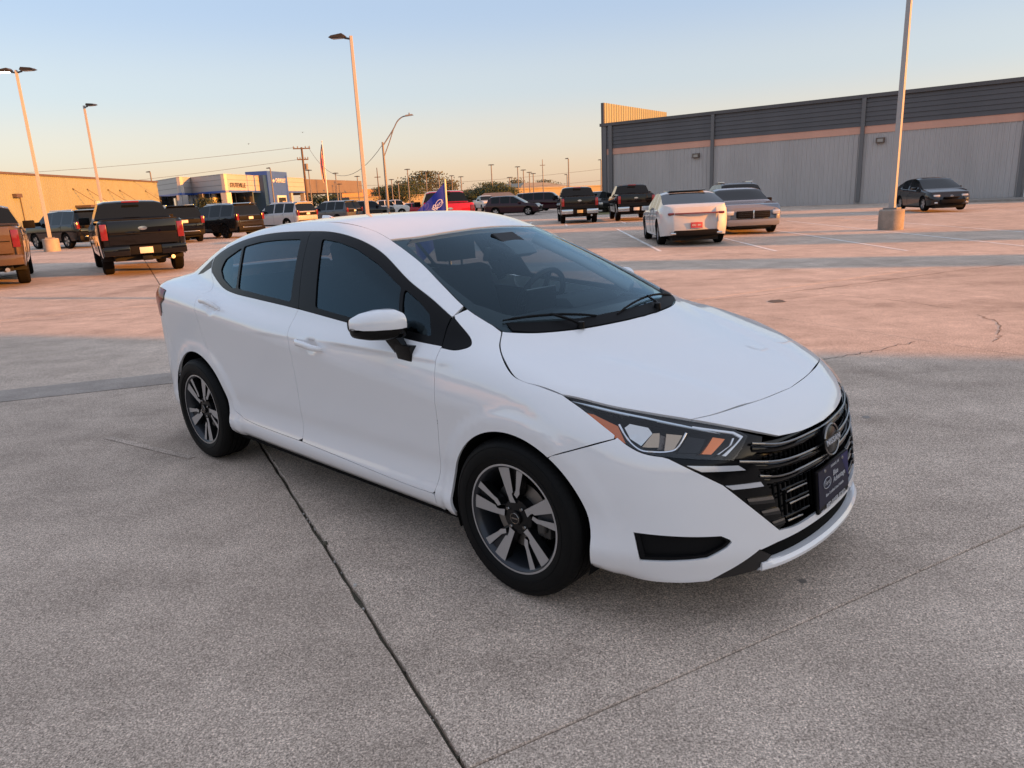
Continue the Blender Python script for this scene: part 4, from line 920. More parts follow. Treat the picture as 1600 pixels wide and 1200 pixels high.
tree(930, 295, 250, 40, 'low trees beside the corner of the grey warehouse', 2, 1350, 16)
tree(735, 299, 150, 34, 'low dark bushy tree just right of the red pickup cab', 0, 2000, 21)
tree(754, 293, 152, 30, 'dark bushy tree between the red pickup and the tall lamp post', 0, 2000, 22)
tree(778, 287, 150, 36, 'dense dark tree right of the tall lamp post', 0, 2400, 23)
tree(798, 293, 152, 26, 'dense dark tree touching the tan gabled building', 0, 1800, 24)
tree(628, 288, 172, 34, 'dense dark tree before the long low tan building', 0, 2200, 25)
tree(602, 294, 172, 26, 'low dense tree at the foot of the curved street lamp', 0, 1600, 26)
tree(322, 309, 100, 26, 'round shrub before the dealership columns', 2, 2250, 17, 'shrub')
# strip of grass by the warehouse corner
mb = MB(); r0 = random.Random(5)
a_, c_ = at(925, 330, 60), at(962, 330, 60)
mb.add([(a_.x - 1, 54, .006), (c_.x + 1, 54, .006), (c_.x + 4, 66, .006), (a_.x - 1, 66, .006)], [(0, 1, 2, 3)])
gr = mb.build('grass', leafmat('dry grass', (.16, .14, .045))); gr['kind'] = 'structure'

# ================================================================== the white sedan: body surface as a smooth implicit function
# car space: x forward from the front axle, y to the car's right, z up (metres)
def S(pts):
    """smooth monotone-limited cubic through (x,y) points, linear outside"""
    p=sorted(pts); X=np.array([a for a,b in p],float); Yv=np.array([b for a,b in p],float)
    h=np.diff(X); d=np.diff(Yv)/h; n=len(X); m=np.zeros(n)
    m[0],m[-1]=d[0],d[-1]
    for i in range(1,n-1):
        m[i]=(d[i-1]*h[i]+d[i]*h[i-1])/(h[i-1]+h[i])
    def f(x):
        x=np.asarray(x,float); i=np.clip(np.searchsorted(X,x)-1,0,n-2)
        t=(x-X[i])/h[i]; tc=np.clip(t,0,1)
        y=(2*tc**3-3*tc**2+1)*Yv[i]+(tc**3-2*tc**2+tc)*h[i]*m[i]+(-2*tc**3+3*tc**2)*Yv[i+1]+(tc**3-tc**2)*h[i]*m[i+1]
        return y+np.where(t<0,t*h[i]*m[0],0)+np.where(t>1,(t-1)*h[i]*m[-1],0)
    return f
def smax(a,b,k):
    h=np.maximum(k-np.abs(a-b),0)/k; return np.maximum(a,b)+h*h*k*.25
def sstep(x,a,b):
    t=np.clip((x-a)/(b-a),0,1); return t*t*(3-2*t)
zc=S([(-3.3,.985),(-2.6,.955),(-2.2,.92),(-1.26,.825),(-.38,.745),(.2,.70),(.6,.68)])
Wx=S([(-3.62,.75),(-3.4,.80),(-3.1,.84),(-2.6,.864),(-2.0,.868),(-1.2,.868),(-.4,.866),(0,.866),(.3,.86),(.5,.835),(.65,.79),(.8,.73),(.9,.68)])
prof=S([(-.8,.055),(-.45,.038),(-.3,.031),(-.2,.023),(-.1,.0115),(-.05,.005),(-.015,.0007),(.015,.0008),(.05,.0058),(.1,.0155),(.15,.031),(.2,.053),(.25,.081),(.35,.165),(.5,.33)])
up=S([(-.1,0),(0,0),(.05,.005),(.1,.015),(.15,.031),(.2,.053),(.25,.081),(.35,.165),(.5,.33)])
dn=S([(-.1,0),(0,0),(.05,.005),(.1,.0115),(.2,.023),(.3,.031),(.45,.038),(.8,.055)])
sill=S([(.0,-.3),(.15,-.10),(.2,-.045),(.235,0),(.27,.018),(.31,.021),(.35,.008),(.42,-.004),(.5,0),(.6,0),(2,0)])
RW=-2.60; FW=.025
def Ys(x,z):
    e=z-zc(x)
    y=Wx(x)-prof(e)+sill(z)*sstep(x,.75,.35)
    for cx in (RW,FW):
        r=np.hypot(x-cx,z-.316); y=y+.013*sstep(r,.45,.395)*sstep(z,.9,.6)
    for hx,hz in ((-1.258,.862),(-2.28,.976)):
        q=((x-hx)/.06)**2+((z-hz)/.045)**2; y=y-.010*np.clip(1-q,0,1)**1.3
    return y
Zb=S([(1.0,.60),(.9,.66),(.8,.712),(.7,.752),(.5,.822),(.3,.876),(.1,.921),(-.1,.958),(-.3,.985),(-.6,1.0),(-1.2,1.0),(-2.2,1.05),(-2.8,1.105),(-3.1,1.118),(-3.3,1.115),(-3.5,1.095),(-3.65,1.05)])
def Zt(x,y):
    y=np.abs(y)
    ride=.011*sstep(np.abs(y)-(.30+.28*np.clip((.7-x)/.9,0,1)),-.07,.055)  # hood side creases
    return Zb(x)-.075*y*y-.06*y**4*sstep(x,-.2,.5) + (ride-.004)*sstep(x,-.4,0.0)
nose=S([(.05,.80),(.15,.87),(.2,.888),(.26,.892),(.34,.882),(.45,.868),(.55,.852),(.62,.835),(.68,.80),(.74,.745),(.8,.66)])
bow=S([(0,0),(.1,.003),(.2,.012),(.3,.028),(.4,.054),(.5,.092),(.6,.15),(.7,.24),(.8,.38),(.9,.6)])
def Xf(y,z): return nose(z)-bow(np.abs(y))*(1+.12*sstep(z,.32,.2))
tail=S([(.1,-3.35),(.2,-3.5),(.3,-3.56),(.45,-3.59),(.6,-3.575),(.75,-3.57),(.9,-3.555),(1.0,-3.55),(1.1,-3.50)])
def Xr(y,z): return tail(z)+bow(np.abs(y))*.85
yb=S([(-3.3,.58),(-3.0,.635),(-2.6,.715),(-2.2,.77),(-1.5,.803),(-.9,.80),(-.4,.775),(-.1,.73),(.2,.66)])
def Yg(x,z):
    d=z-1.0; return yb(x)-.40*d-.28*d*d*np.sign(d)
Zr0=S([(-.4,1.24),(-.6,1.31),(-.8,1.372),(-1.0,1.412),(-1.3,1.445),(-1.6,1.450),(-2.0,1.437),(-2.4,1.385),(-2.7,1.318),(-3.0,1.215),(-3.2,1.13),(-3.4,1.03)])
def Zroof(x,y): return Zr0(x)-.075*y*y-.05*np.abs(y)**4
def Zw(x,y): return .968-.415*(x-.05)-.26*y*y-.06*(x+.45)**2+.06*.25
def F(x,y,z):
    y=np.abs(y)
    side=y-Ys(x,z); top=(z-Zt(x,y))*.97; fr=(x-Xf(y,z))*.92; re=-(x-Xr(y,z))*.92
    b=smax(side,top,.08)
    b=smax(b,fr,.07); b=smax(b,re,.16)
    b=smax(b,.18+.03*sstep(y,.55,.25)*sstep(x,.2,.6)-z,.03)
    g=smax(Zs(x,y,z),(y-Yg(x,z))*.92,.07)
    g=np.maximum(g,.90-z)
    h=np.maximum(.035-np.abs(b-g),0)/.035
    return np.minimum(b,g)-h*h*.035*.25
def Zs(x,y,z): return smax((z-Zroof(x,y))*.95,(z-Zw(x,y))*.92,.06)
def grad(P,e=.002):
    x,y,z=P.T
    g=np.c_[F(x+e,y,z)-F(x-e,y,z),F(x,y+e,z)-F(x,y-e,z),F(x,y,z+e)-F(x,y,z-e)]
    return g/np.linalg.norm(g,axis=1)[:,None]
def cast(O,D,t0,t1,n=60):
    """first crossing of F along O+t D (D unit): damped sphere tracing, then bisection"""
    O=np.array(np.broadcast_to(np.asarray(O,float),D.shape)); N=len(D)
    f=lambda t:F(*(O+D*t[:,None]).T)
    t=np.full(N,float(t0)); lo=t.copy(); hi=np.full(N,np.nan); act=np.ones(N,bool)
    for k in range(n):
        i=np.where(act)[0]
        if len(i)==0: break
        v=F(*(O[i]+D[i]*t[i,None]).T); neg=v<=0
        hi[i[neg]]=t[i[neg]]; act[i[neg]]=False
        p=i[~neg]; lo[p]=t[p]; t[p]+=np.maximum(v[~neg]*.75,.003); act[p[t[p]>t1]]=False
    for _ in range(22):
        m=(lo+hi)/2; v=f(m); lo=np.where(v>0,m,lo);hi=np.where(v>0,hi,m)
    return O+D*((lo+hi)/2)[:,None]

_A = math.radians(20); _ca, _sa = math.cos(_A), math.sin(_A)
class Side:      # looking at the right flank from 20 degrees above
    def flat(s, P): P = np.atleast_2d(P); return np.c_[P[:, 0], -P[:, 1] * _sa + P[:, 2] * _ca]
    def surf(s, Q):
        D = np.tile([0, -_ca, -_sa], (len(Q), 1)); O = np.c_[Q[:, 0], -_sa * Q[:, 1] + _ca * 1.6, _ca * Q[:, 1] + _sa * 1.6]
        return cast(O, D, .2, 2.2, 90)
class Top:       # looking down
    def flat(s, P): P = np.atleast_2d(P); return P[:, :2].copy()
    def surf(s, Q):
        return cast(np.c_[Q, np.full(len(Q), 1.75)], np.tile([0, 0, -1.], (len(Q), 1)), 0, 1.6, 90)
class Sph:       # looking in at an end of the car from all round a point inside it
    def __init__(s, O, sgn=1, R=.9): s.O = np.array(O); s.g = sgn; s.R = R
    def flat(s, P):
        d = np.atleast_2d(P) - s.O; r = np.hypot(d[:, 0], d[:, 1])
        return np.c_[np.arctan2(d[:, 1], d[:, 0] * s.g), np.arctan2(d[:, 2], r)] * s.R
    def surf(s, Q):
        a = Q[:, 0] / s.R; b = Q[:, 1] / s.R
        D = np.c_[np.cos(a) * np.cos(b) * s.g, np.sin(a) * np.cos(b), np.sin(b)]
        return cast(s.O + D * 2.0, -D, 0, 1.9, 90)
SIDE, TOP, FRONT, REAR = Side(), Top(), Sph((-.2, 0, .38)), Sph((-2.6, 0, .62), -1)
def on_side(xz):
    """3D points on the right flank for (x,z) pairs"""
    xz = np.atleast_2d(xz)
    return cast(np.c_[xz[:, 0], np.full(len(xz), 1.2), xz[:, 1]], np.tile([0, -1., 0], (len(xz), 1)), 0, 1.1, 90)
def inside(poly, Q):
    x, y = Q[:, 0], Q[:, 1]; c = np.zeros(len(Q), bool); n = len(poly)
    for i in range(n):
        (x1, y1), (x2, y2) = poly[i], poly[i - 1]
        if y1 == y2: continue
        k = (y1 > y) != (y2 > y)
        c ^= k & (x < (x2 - x1) * (y - y1) / (y2 - y1) + x1)
    return c
def area2(p): p = np.asarray(p); q = np.roll(p, -1, 0); return (p[:, 0] * q[:, 1] - q[:, 0] * p[:, 1]).sum()
def resample(poly, h):
    out = []
    for i in range(len(poly)):
        a = np.array(poly[i]); b = np.array(poly[(i + 1) % len(poly)]); L = np.linalg.norm(b - a)
        if L < 1e-5: continue
        for t in np.linspace(0, 1, max(1, int(round(L / h))), endpoint=False): out.append(a + (b - a) * t)
    return np.array(out)
def inset(p, g):
    if area2(p) < 0: p = p[::-1]
    if g == 0: return p
    e1 = p - np.roll(p, 1, 0); e2 = np.roll(p, -1, 0) - p
    n1 = np.c_[-e1[:, 1], e1[:, 0]] / np.maximum(np.linalg.norm(e1, axis=1), 1e-9)[:, None]
    n2 = np.c_[-e2[:, 1], e2[:, 0]] / np.maximum(np.linalg.norm(e2, axis=1), 1e-9)[:, None]
    m = n1 + n2; L = np.linalg.norm(m, axis=1); m = m / np.maximum(L, .2)[:, None]
    k = np.clip(1 / np.maximum((m * n1).sum(1), .3), 0, 2.5)
    return p + m * (g * k)[:, None]
def mesh_of(name, V, Fc, N=None, flip=False):
    V = np.asarray(V, float).copy(); V[:, 1] *= -1                       # car right is -y in Blender
    me = bpy.data.meshes.new(name); me.from_pydata(V.tolist(), [], [tuple(f) for f in Fc]); me.update()
    return me
def tri_panel(outline, proj, h=.03, holes=(), off=0., gap=.0013, flange=.012, hb=None):
    """trimmed piece of the body surface: returns V, faces, normals (car space)"""
    hb = hb or h * .6
    loops = [inset(resample(outline, hb), gap)] + [inset(resample(q, hb), -gap) for q in holes]
    lo, hi = loops[0].min(0), loops[0].max(0)
    gx = np.arange(lo[0], hi[0], h); gy = np.arange(lo[1], hi[1], h * .866)
    G = np.array([(x + (h / 2 if j % 2 else 0), y) for j, y in enumerate(gy) for x in gx])
    k = inside(loops[0], G)
    for q in loops[1:]: k &= ~inside(q, G)
    G = G[k]; B = np.vstack(loops)
    if len(G):
        d = np.full(len(G), 9.)
        for c in range(0, len(B), 200): d = np.minimum(d, np.sqrt(((G[:, None] - B[None, c:c + 200]) ** 2).sum(2)).min(1))
        G = G[d > hb * .75]
    pts = np.vstack([B, G]) if len(G) else B
    edges = []; s = 0
    for q in loops:
        n = len(q); edges += [(s + i, s + (i + 1) % n) for i in range(n)]; s += n
    vo, eo, fo, ov, oe, of = delaunay_2d_cdt([Vector(p) for p in pts], edges, [], 0, 1e-6)
    Q = np.array([tuple(v) for v in vo]); T = np.array([tuple(f) for f in fo])
    cen = Q[T].mean(1); k = inside(loops[0], cen)
    for q in loops[1:]: k &= ~inside(q, cen)
    T = T[k]
    P = proj.surf(Q); bad = np.isnan(P[:, 0])
    if bad.any():
        T = T[~bad[T].any(1)]; P[bad] = 0
    used = np.unique(T); rm = -np.ones(len(P), int); rm[used] = np.arange(len(used)); P = P[used]; T = rm[T]
    N = grad(P); P = P + N * off
    fn = np.cross(P[T[:, 1]] - P[T[:, 0]], P[T[:, 2]] - P[T[:, 0]]); cN = N[T].mean(1)
    fl = (fn * cN).sum(1) < 0; T[fl] = T[fl][:, ::-1]
    faces = [tuple(t) for t in T]; NV = len(P)
    if flange:
        cnt = {}
        for t in faces:
            for a, b in ((t[0], t[1]), (t[1], t[2]), (t[2], t[0])): cnt[(a, b)] = cnt.get((a, b), 0) + 1
        bd = [(a, b) for (a, b) in cnt if (b, a) not in cnt]
        vs = sorted({a for e in bd for a in e}); id1 = {v: NV + i for i, v in enumerate(vs)}; id2 = {v: NV + len(vs) + i for i, v in enumerate(vs)}
        P = np.vstack([P, P[vs], P[vs] - N[vs] * flange]); 
        faces += [(id1[b], id1[a], id2[a], id2[b]) for a, b in bd]
    return P, faces, N
def make_panel(name, parent, material, outline, proj, side=1, **kw):
    """side=1 right flank, -1 its mirror image"""
    P, faces, N = tri_panel(outline, proj, **kw)
    P = P.copy(); N = N.copy()
    if side < 0: P[:, 1] *= -1; N[:, 1] *= -1
    else: pass
    V = P.copy(); V[:, 1] *= -1; N2 = N.copy(); N2[:, 1] *= -1
    if side > 0: faces = [f[::-1] for f in faces]
    me = bpy.data.meshes.new(name); me.from_pydata(V.tolist(), [], faces); me.update()
    me.polygons.foreach_set('use_smooth', [True] * len(me.polygons))
    n = len(N2); nn = np.zeros((len(V), 3)); nn[:n] = N2
    if len(V) > n:
        vn = np.array([v.normal[:] for v in me.vertices]); nn[n:] = vn[n:]
    me.normals_split_custom_set_from_vertices(nn.tolist())
    return link(name, me, material, parent)
def half(pts): return [(x, -y, z) for x, y, z in pts]
def sym(pts3, proj):
    """closed outline from its right half (centre line first and last)"""
    P = np.array(pts3, float); M = P[::-1].copy(); M[:, 1] *= -1
    return proj.flat(np.vstack([P, M]))
def V3(p): return (p[0], -p[1], p[2])

# ------------------------------------------------------------------ materials of the sedan
def paint(name, col, flake=.0):
    m = mat(name, col, .28, 0, 1.0, .5); m.node_tree.nodes['Principled BSDF'].inputs['Coat IOR'].default_value = 1.68
    return m
PAINT = paint('white paint', (.83, .825, .835))
GLOSSBLK = mat('gloss black trim', (.0025, .0025, .003), .10, 0, 0, .25)
SATINBLK = mat('satin black trim', (.004, .004, .0045), .34, spec=.14)
PLASTIC = mat('black plastic', (.006, .006, .0065), .6, spec=.12)
DARK = mat('dark underside', (.006, .006, .006), .9, spec=.1)
CHROME = mat('chrome', (.78, .78, .80), .08, 1.0)
BTRIM = mat('pale sky-toned chrome', (.62, .63, .66), .22, .35, .3)  # pale base colour stands in for sky reflected in the chrome blades
DCHROME = mat('dark chrome', (.27, .255, .24), .2, 1.0)
SKID = mat('dark grey trim', (.030, .027, .026), .45, spec=.2)
GLASS_W = glassmat('windshield glass', (.74, .86, .88), 1.45, refl=(.62, .85, 1.0))
GLASS_S = glassmat('tinted side glass', (.17, .215, .26), 1.5, refl=(.62, .86, 1.0))
LENS = glassmat('clear lens', (.93, .94, .95), 1.5)
AMBER = mat('amber lens', (.55, .12, .012), .15, 0, .8)
AMBERB = mat('amber reflector', (.85, .22, .05), .25, .3, .6)
REDLENS = mat('red lens', (.20, .010, .008), .18, 0, 0, .3)
SEATM = mat('charcoal seat cloth', (.016, .017, .019), .9, spec=.1)
DASHM = mat('dark dashboard plastic', (.013, .016, .019), .65, spec=.2)
HEADL = mat('grey headliner', (.36, .35, .33), .9)
RUBBER = mat('tyre rubber', (.005, .005, .005), .62, spec=.16)
MACH = mat('machined alloy', (.46, .445, .44), .32, .55)
WBLK = mat('black wheel paint', (.005, .005, .0055), .3, spec=.3)
WGREY = mat('dark grey wheel paint', (.035, .038, .045), .3, .5)
STEEL = mat('brake steel', (.28, .27, .26), .35, 1.0)
IRON = mat('cast iron', (.09, .085, .08), .55, .7)
BADGE = mat('badge black', (.004, .004, .0045), .25, spec=.3)
PLBLUE = mat('plate navy blue', (.005, .006, .026), .4, spec=.2)
PLBLUE2 = mat('plate bright blue', (.012, .012, .085), .4, spec=.2)
PLWHITE = mat('plate white print', (.42, .43, .46), .5)
# a little orange-peel and dust so that the paint is not a perfect mirror
def paint_detail(m, amt=.006):
    n, l, b = nodes_of(m)
    t = n.new('ShaderNodeTexCoord'); no = n.new('ShaderNodeTexNoise'); no.inputs['Scale'].default_value = 3.0; no.inputs['Detail'].default_value = 6
    r = n.new('ShaderNodeMapRange'); r.inputs['To Min'].default_value = .02; r.inputs['To Max'].default_value = .07
    l.new(t.outputs['Object'], no.inputs['Vector']); l.new(no.outputs['Fac'], r.inputs['Value']); l.new(r.outputs['Result'], b.inputs['Coat Roughness'])
paint_detail(PAINT)
def tyre_detail(m):
    n, l, b = nodes_of(m)
    t = n.new('ShaderNodeTexCoord'); no = n.new('ShaderNodeTexNoise'); no.inputs['Scale'].default_value = 9; no.inputs['Detail'].default_value = 5
    mx = n.new('ShaderNodeMixRGB'); mx.inputs['Color1'].default_value = (.0028, .0028, .003, 1); mx.inputs['Color2'].default_value = (.006, .0058, .0056, 1)
    l.new(t.outputs['Object'], no.inputs['Vector']); l.new(no.outputs['Fac'], mx.inputs['Fac']); l.new(mx.outputs[0], b.inputs['Base Color'])
tyre_detail(RUBBER)

# ------------------------------------------------------------------ the sedan itself
CAR_X, CAR_Y, CAR_A = .5609, 3.1391, -.7539
car = empty('sedan', (CAR_X, CAR_Y, 0), CAR_A)
tag(car, 'glossy white four-door sedan with black grille in the foreground', 'car')
def both(name, material, outline, proj, parents=(car, car), **kw):
    P, faces, N = tri_panel(outline, proj, **kw); res = []
    for side, par in zip((1, -1), parents):
        V = P.copy(); n2 = N.copy()
        if side > 0: V[:, 1] *= -1; n2[:, 1] *= -1; ff = [f[::-1] for f in faces]
        else: ff = faces
        me = bpy.data.meshes.new(name); me.from_pydata(V.tolist(), [], ff); me.update()
        me.polygons.foreach_set('use_smooth', [True] * len(me.polygons))
        nn = np.zeros((len(V), 3)); nn[:len(n2)] = n2
        if len(V) > len(n2): nn[len(n2):] = np.array([v.normal[:] for v in me.vertices])[len(n2):]
        me.normals_split_custom_set_from_vertices(nn.tolist())
        res.append(link(name, me, material, par))
    return res
def whole(name, material, half_pts, proj, holes=(), **kw):
    hs = []
    for hq, s in holes:
        if s: hs.append(sym(hq, proj))
        else:
            q = proj.flat(hq); hs.append(q); q2 = np.array(hq, float); q2[:, 1] *= -1; hs.append(proj.flat(q2))
    return make_panel(name, car, material, sym(half_pts, proj), proj, -1, holes=hs, **kw)

# seams between the body panels (points on the right side)
A1, A2 = (.012, .32, .348), (-2.62, .32, .36)                      # wheel arches: x, z, radius
def arch(c, a0, a1, n=26):
    return [(c[0] + c[2] * math.cos(math.radians(a)), c[1] + c[2] * math.sin(math.radians(a))) for a in np.linspace(a0, a1, n)]
fgap = cr([(-.388, .938), (-.391, .89), (-.384, .75), (-.41, .5), (-.43, .38), (-.447, .325)])
bgap = cr([(-1.442, 1.016), (-1.455, .985), (-1.462, .925), (-1.452, .85), (-1.468, .618), (-1.484, .345)])
doorb_f = cr([(-.475, .304), (-.614, .303), (-1.159, .320), (-1.484, .329)])
doorb_r = cr([(-1.484, .329), (-1.755, .330), (-2.0, .334), (-2.11, .341)])
rgap = cr([(-2.11, .341), (-2.19, .37), (-2.25, .43), (-2.312, .523), (-2.395, .662), (-2.452, .787), (-2.462, .90), (-2.487, 1.0), (-2.56, 1.075), (-2.66, 1.135)])
belt = cr([(-.388, .940), (-.576, .950), (-1.057, .988), (-1.442, 1.016), (-1.852, 1.036), (-2.20, 1.050), (-2.36, 1.066), (-2.50, 1.098), (-2.66, 1.142)])
dlo_top = cr([(-2.70, 1.225), (-2.6, 1.262), (-2.482, 1.296), (-2.247, 1.341), (-1.929, 1.373), (-1.546, 1.381), (-1.38, 1.377), (-1.246, 1.361), (-1.103, 1.330), (-.957, 1.281), (-.711, 1.170), (-.553, 1.104), (-.419, 1.042)])
hoodcut = [(-.215, .632, .983), (-.165, .70, .945), (-.085, .765, .91), (.005, .812, .870), (.06, .817, .858), (.118, .809, .849), (.214, .794, .827)]
hoodcut = cr(hoodcut)
shut_lamp = cr([(.214, .794, .827), (.381, .720, .794), (.502, .644, .769), (.591, .573, .747)])
shut_front = cr([(.591, .573, .747), (.626, .491, .748), (.653, .385, .750), (.682, .208, .747), (.699, 0, .745)])
beak_edge = cr([(.591, .573, .747), (.687, .471, .711), (.757, .371, .674), (.789, .311, .652)]) + cr([(.789, .311, .652), (.815, .18, .640), (.828, 0, .634)])[1:]
lamp_low = cr([(.214, .794, .827), (.305, .790, .784), (.414, .782, .722), (.470, .767, .682), (.517, .747, .660), (.585, .699, .646), (.666, .619, .631), (.729, .532, .615)])
bsplit = cr([(.215, .874, .624), (.32, .835, .664), (.424, .782, .703)], 5)
wsedge = cr([(-.265, .635, 1.007), (-.40, .637, 1.063), (-.58, .60, 1.148), (-.76, .560, 1.233), (-.90, .537, 1.29), (-1.019, .524, 1.336)])
ditch = cr([(-1.019, .524, 1.336), (-1.12, .517, 1.369), (-1.215, .520, 1.392), (-1.35, .527, 1.41), (-1.6, .533, 1.425), (-1.923, .530, 1.411), (-2.25, .512, 1.38), (-2.5, .497, 1.33), (-2.72, .490, 1.28)])
rgl_edge = cr([(-2.72, .490, 1.28), (-2.9, .487, 1.21), (-3.06, .497, 1.145), (-3.13, .51, 1.11)])
def P3(xz): return [tuple(p) for p in on_side(xz)]
seg = lambda pts: list(pts)

# ---- flanks
fender = P3(arch(A1, 176 + 18, 60)[:0] + [(-.452, .225), (-.335, .228)]) + P3(arch(A1, 194.5, 57.5, 40)[1:]) + bsplit + [p for p in lamp_low if p[0] < .424][::-1] + hoodcut[::-1][1:] + [(-.262, .634, 1.006)] + [p for p in wsedge if p[0] > -.41][1:] + [(-.414, .705, 1.046)] + cr([(-.40, .712, 1.034), (-.278, .748, .965), (-.262, .770, .946), (-.308, .80, .931), (-.386, .81, .934)], 5) + P3(fgap[1:])
both('front_fender', PAINT, SIDE.flat(fender), SIDE, h=.028)
rc = [(-.447, .325), (-.452, .312), (-.462, .306)]
fd = P3(fgap[:-1] + rc + doorb_f + bgap[::-1] + [b for b in belt if b[0] > -1.44][::-1])
fdoor = both('front_door', PAINT, SIDE.flat(fd), SIDE, h=.015)
rd = P3([b for b in bgap] + doorb_r[1:] + rgap[1:] + [b for b in belt if b[0] < -1.445][::-1])
rdoor = both('rear_door', PAINT, SIDE.flat(rd), SIDE, h=.015)
tl_side = [(-3.10, .82, 1.058), (-3.02, .823, 1.052), (-2.925, .829, 1.038), (-2.915, .852, .985), (-2.985, .85, .955), (-3.025, .844, .90), (-3.06, .84, .87)]
rbump_gap = cr([(-3.06, .87), (-3.02, .75), (-2.97, .62), (-2.945, .50)], 5)
uni = (seg([(-.414, .705, 1.046)]) + [p for p in wsedge if p[0] < -.405] + ditch[1:] + rgl_edge[1:] + cr([(-3.13, .53, 1.105), (-3.25, .60, 1.09), (-3.36, .655, 1.075)], 4)
       + [(-3.36, .70, 1.06), (-3.2, .79, 1.06), (-3.10, .817, 1.058)] + tl_side[1:] + P3(rbump_gap[1:]) + P3(arch(A2, 150, -16, 40)) + P3([(-2.25, .222), (-1.4, .222), (-.452, .225), (-.452, .30)])
       + P3(doorb_f[:-1] + doorb_r[:-1] + rgap) + P3([(-2.69, 1.16), (-2.705, 1.195)] + dlo_top))
both('body_side', PAINT, SIDE.flat(uni), SIDE, h=.032)
# black sail panel, window surrounds, C-pillar garnish, glass
sail = cr([(-.414, .706, 1.044), (-.278, .748, .965), (-.262, .770, .947), (-.308, .80, .932), (-.386, .81, .935)], 5)
both('sail_panel', SATINBLK, SIDE.flat(sail), SIDE, h=.025)
def rnd(pts, r=.02):
    """closed (x,z) outline with rounded corners"""
    out = []; n = len(pts); P = np.array(pts, float)
    for i in range(n):
        a, b, c = P[i - 1], P[i], P[(i + 1) % n]; u = a - b; w = c - b; lu = np.linalg.norm(u); lw = np.linalg.norm(w)
        q = min(r, lu * .4, lw * .4); p0 = b + u / lu * q; p1 = b + w / lw * q
        for t in (0, .33, .67, 1): out.append((1 - t) ** 2 * p0 + 2 * t * (1 - t) * b + t * t * p1)
    return [tuple(p) for p in out]
g_quarter = rnd([(-2.505, 1.165), (-2.478, 1.222), (-2.278, 1.292), (-2.178, 1.078), (-2.24, 1.074), (-2.42, 1.116)], .02)
g_rear = rnd([(-2.252, 1.298), (-2.05, 1.326), (-1.85, 1.338), (-1.622, 1.343), (-1.535, 1.046), (-1.85, 1.063), (-2.150, 1.077)], .015)
g_front = rnd([(-1.420, 1.344), (-1.278, 1.332), (-1.123, 1.302), (-.938, 1.240), (-.728, 1.146), (-.655, .985), (-1.05, 1.013), (-1.300, 1.034)], .015)
g_small = rnd([(-.703, 1.140), (-.60, 1.096), (-.512, 1.048), (-.462, .972), (-.632, .986)], .015)
frontw = P3([b for b in belt if b[0] > -1.440]) + P3(cr([(-1.445, 1.02), (-1.475, 1.1), (-1.525, 1.24), (-1.56, 1.379)], 4)) + P3([d for d in dlo_top if d[0] > -1.55])
rearw = P3([b for b in belt if b[0] < -1.445]) + P3([(-2.69, 1.16), (-2.705, 1.195)]) + P3([d for d in dlo_top if d[0] < -1.57]) + P3(cr([(-1.445, 1.02), (-1.475, 1.1), (-1.525, 1.24), (-1.56, 1.379)], 4)[::-1])
F3 = lambda q: SIDE.flat(P3(q))
both('window_surround', SATINBLK, SIDE.flat(frontw), SIDE, parents=fdoor, holes=[F3(g_front), F3(g_small)], h=.03, off=-.001, flange=.01)
both('window_surround', SATINBLK, SIDE.flat(rearw), SIDE, parents=rdoor, holes=[F3(g_rear), F3(g_quarter)], h=.03, off=-.001, flange=.01)
for gq, par in ((g_front, fdoor), (g_small, fdoor), (g_rear, rdoor), (g_quarter, rdoor)):
    both('window_glass', GLASS_S, F3(gq), SIDE, parents=par, h=.05, off=-.007, gap=-.006, flange=0)
garn = P3([(-2.70, 1.165), (-2.715, 1.20), (-2.712, 1.222), (-2.80, 1.185), (-2.92, 1.135), (-2.97, 1.108), (-2.85, 1.125)])
both('pillar_garnish', SATINBLK, SIDE.flat(garn), SIDE, h=.02, off=.0015)

# ---- top
hood_half = [(.042, 0, .976)] + cr([(.042, 0, .976), (.03, .15, .975), (-.02, .35, .972), (-.115, .53, .974), (-.20, .622, .981), (-.215, .632, .983)])[1:] + hoodcut[1:] + shut_lamp[1:] + shut_front[1:]
whole('hood', PAINT, hood_half, TOP, h=.02)
roof_half = [(-.905, 0, 1.39)] + cr([(-.905, 0, 1.39), (-.915, .2, 1.38), (-.955, .40, 1.36), (-1.019, .524, 1.336)])[1:] + ditch[1:] + cr([(-2.72, .490, 1.28), (-2.69, .44, 1.30), (-2.64, .2, 1.33), (-2.63, 0, 1.335)], 4)[1:]
whole('roof', PAINT, roof_half, TOP, h=.035)
base_c = cr([(.042, 0, .976), (.03, .15, .975), (-.02, .35, .972), (-.115, .53, .974), (-.20, .622, .981), (-.262, .632, 1.006)])
top_c = cr([(-1.019, .522, 1.336), (-.955, .40, 1.36), (-.915, .2, 1.38), (-.905, 0, 1.39)])
whole('windshield', GLASS_W, base_c + wsedge[1:] + top_c[1:], TOP, h=.045, off=-.003, gap=.002, flange=0)
fr_in = cr([(-.085, 0, 1), (-.10, .2, 1), (-.155, .40, 1), (-.27, .53, 1), (-.36, .565, 1)]) + cr([(-.41, .585, 1), (-.60, .567, 1), (-.80, .522, 1), (-.94, .49, 1)]) + cr([(-.965, .44, 1), (-.945, .30, 1), (-.93, .15, 1), (-.925, 0, 1)])
whole('windshield_border', GLOSSBLK, base_c + wsedge[1:] + top_c[1:], TOP, holes=[(fr_in, True)], h=.03, off=-.008, gap=.003, flange=.01)
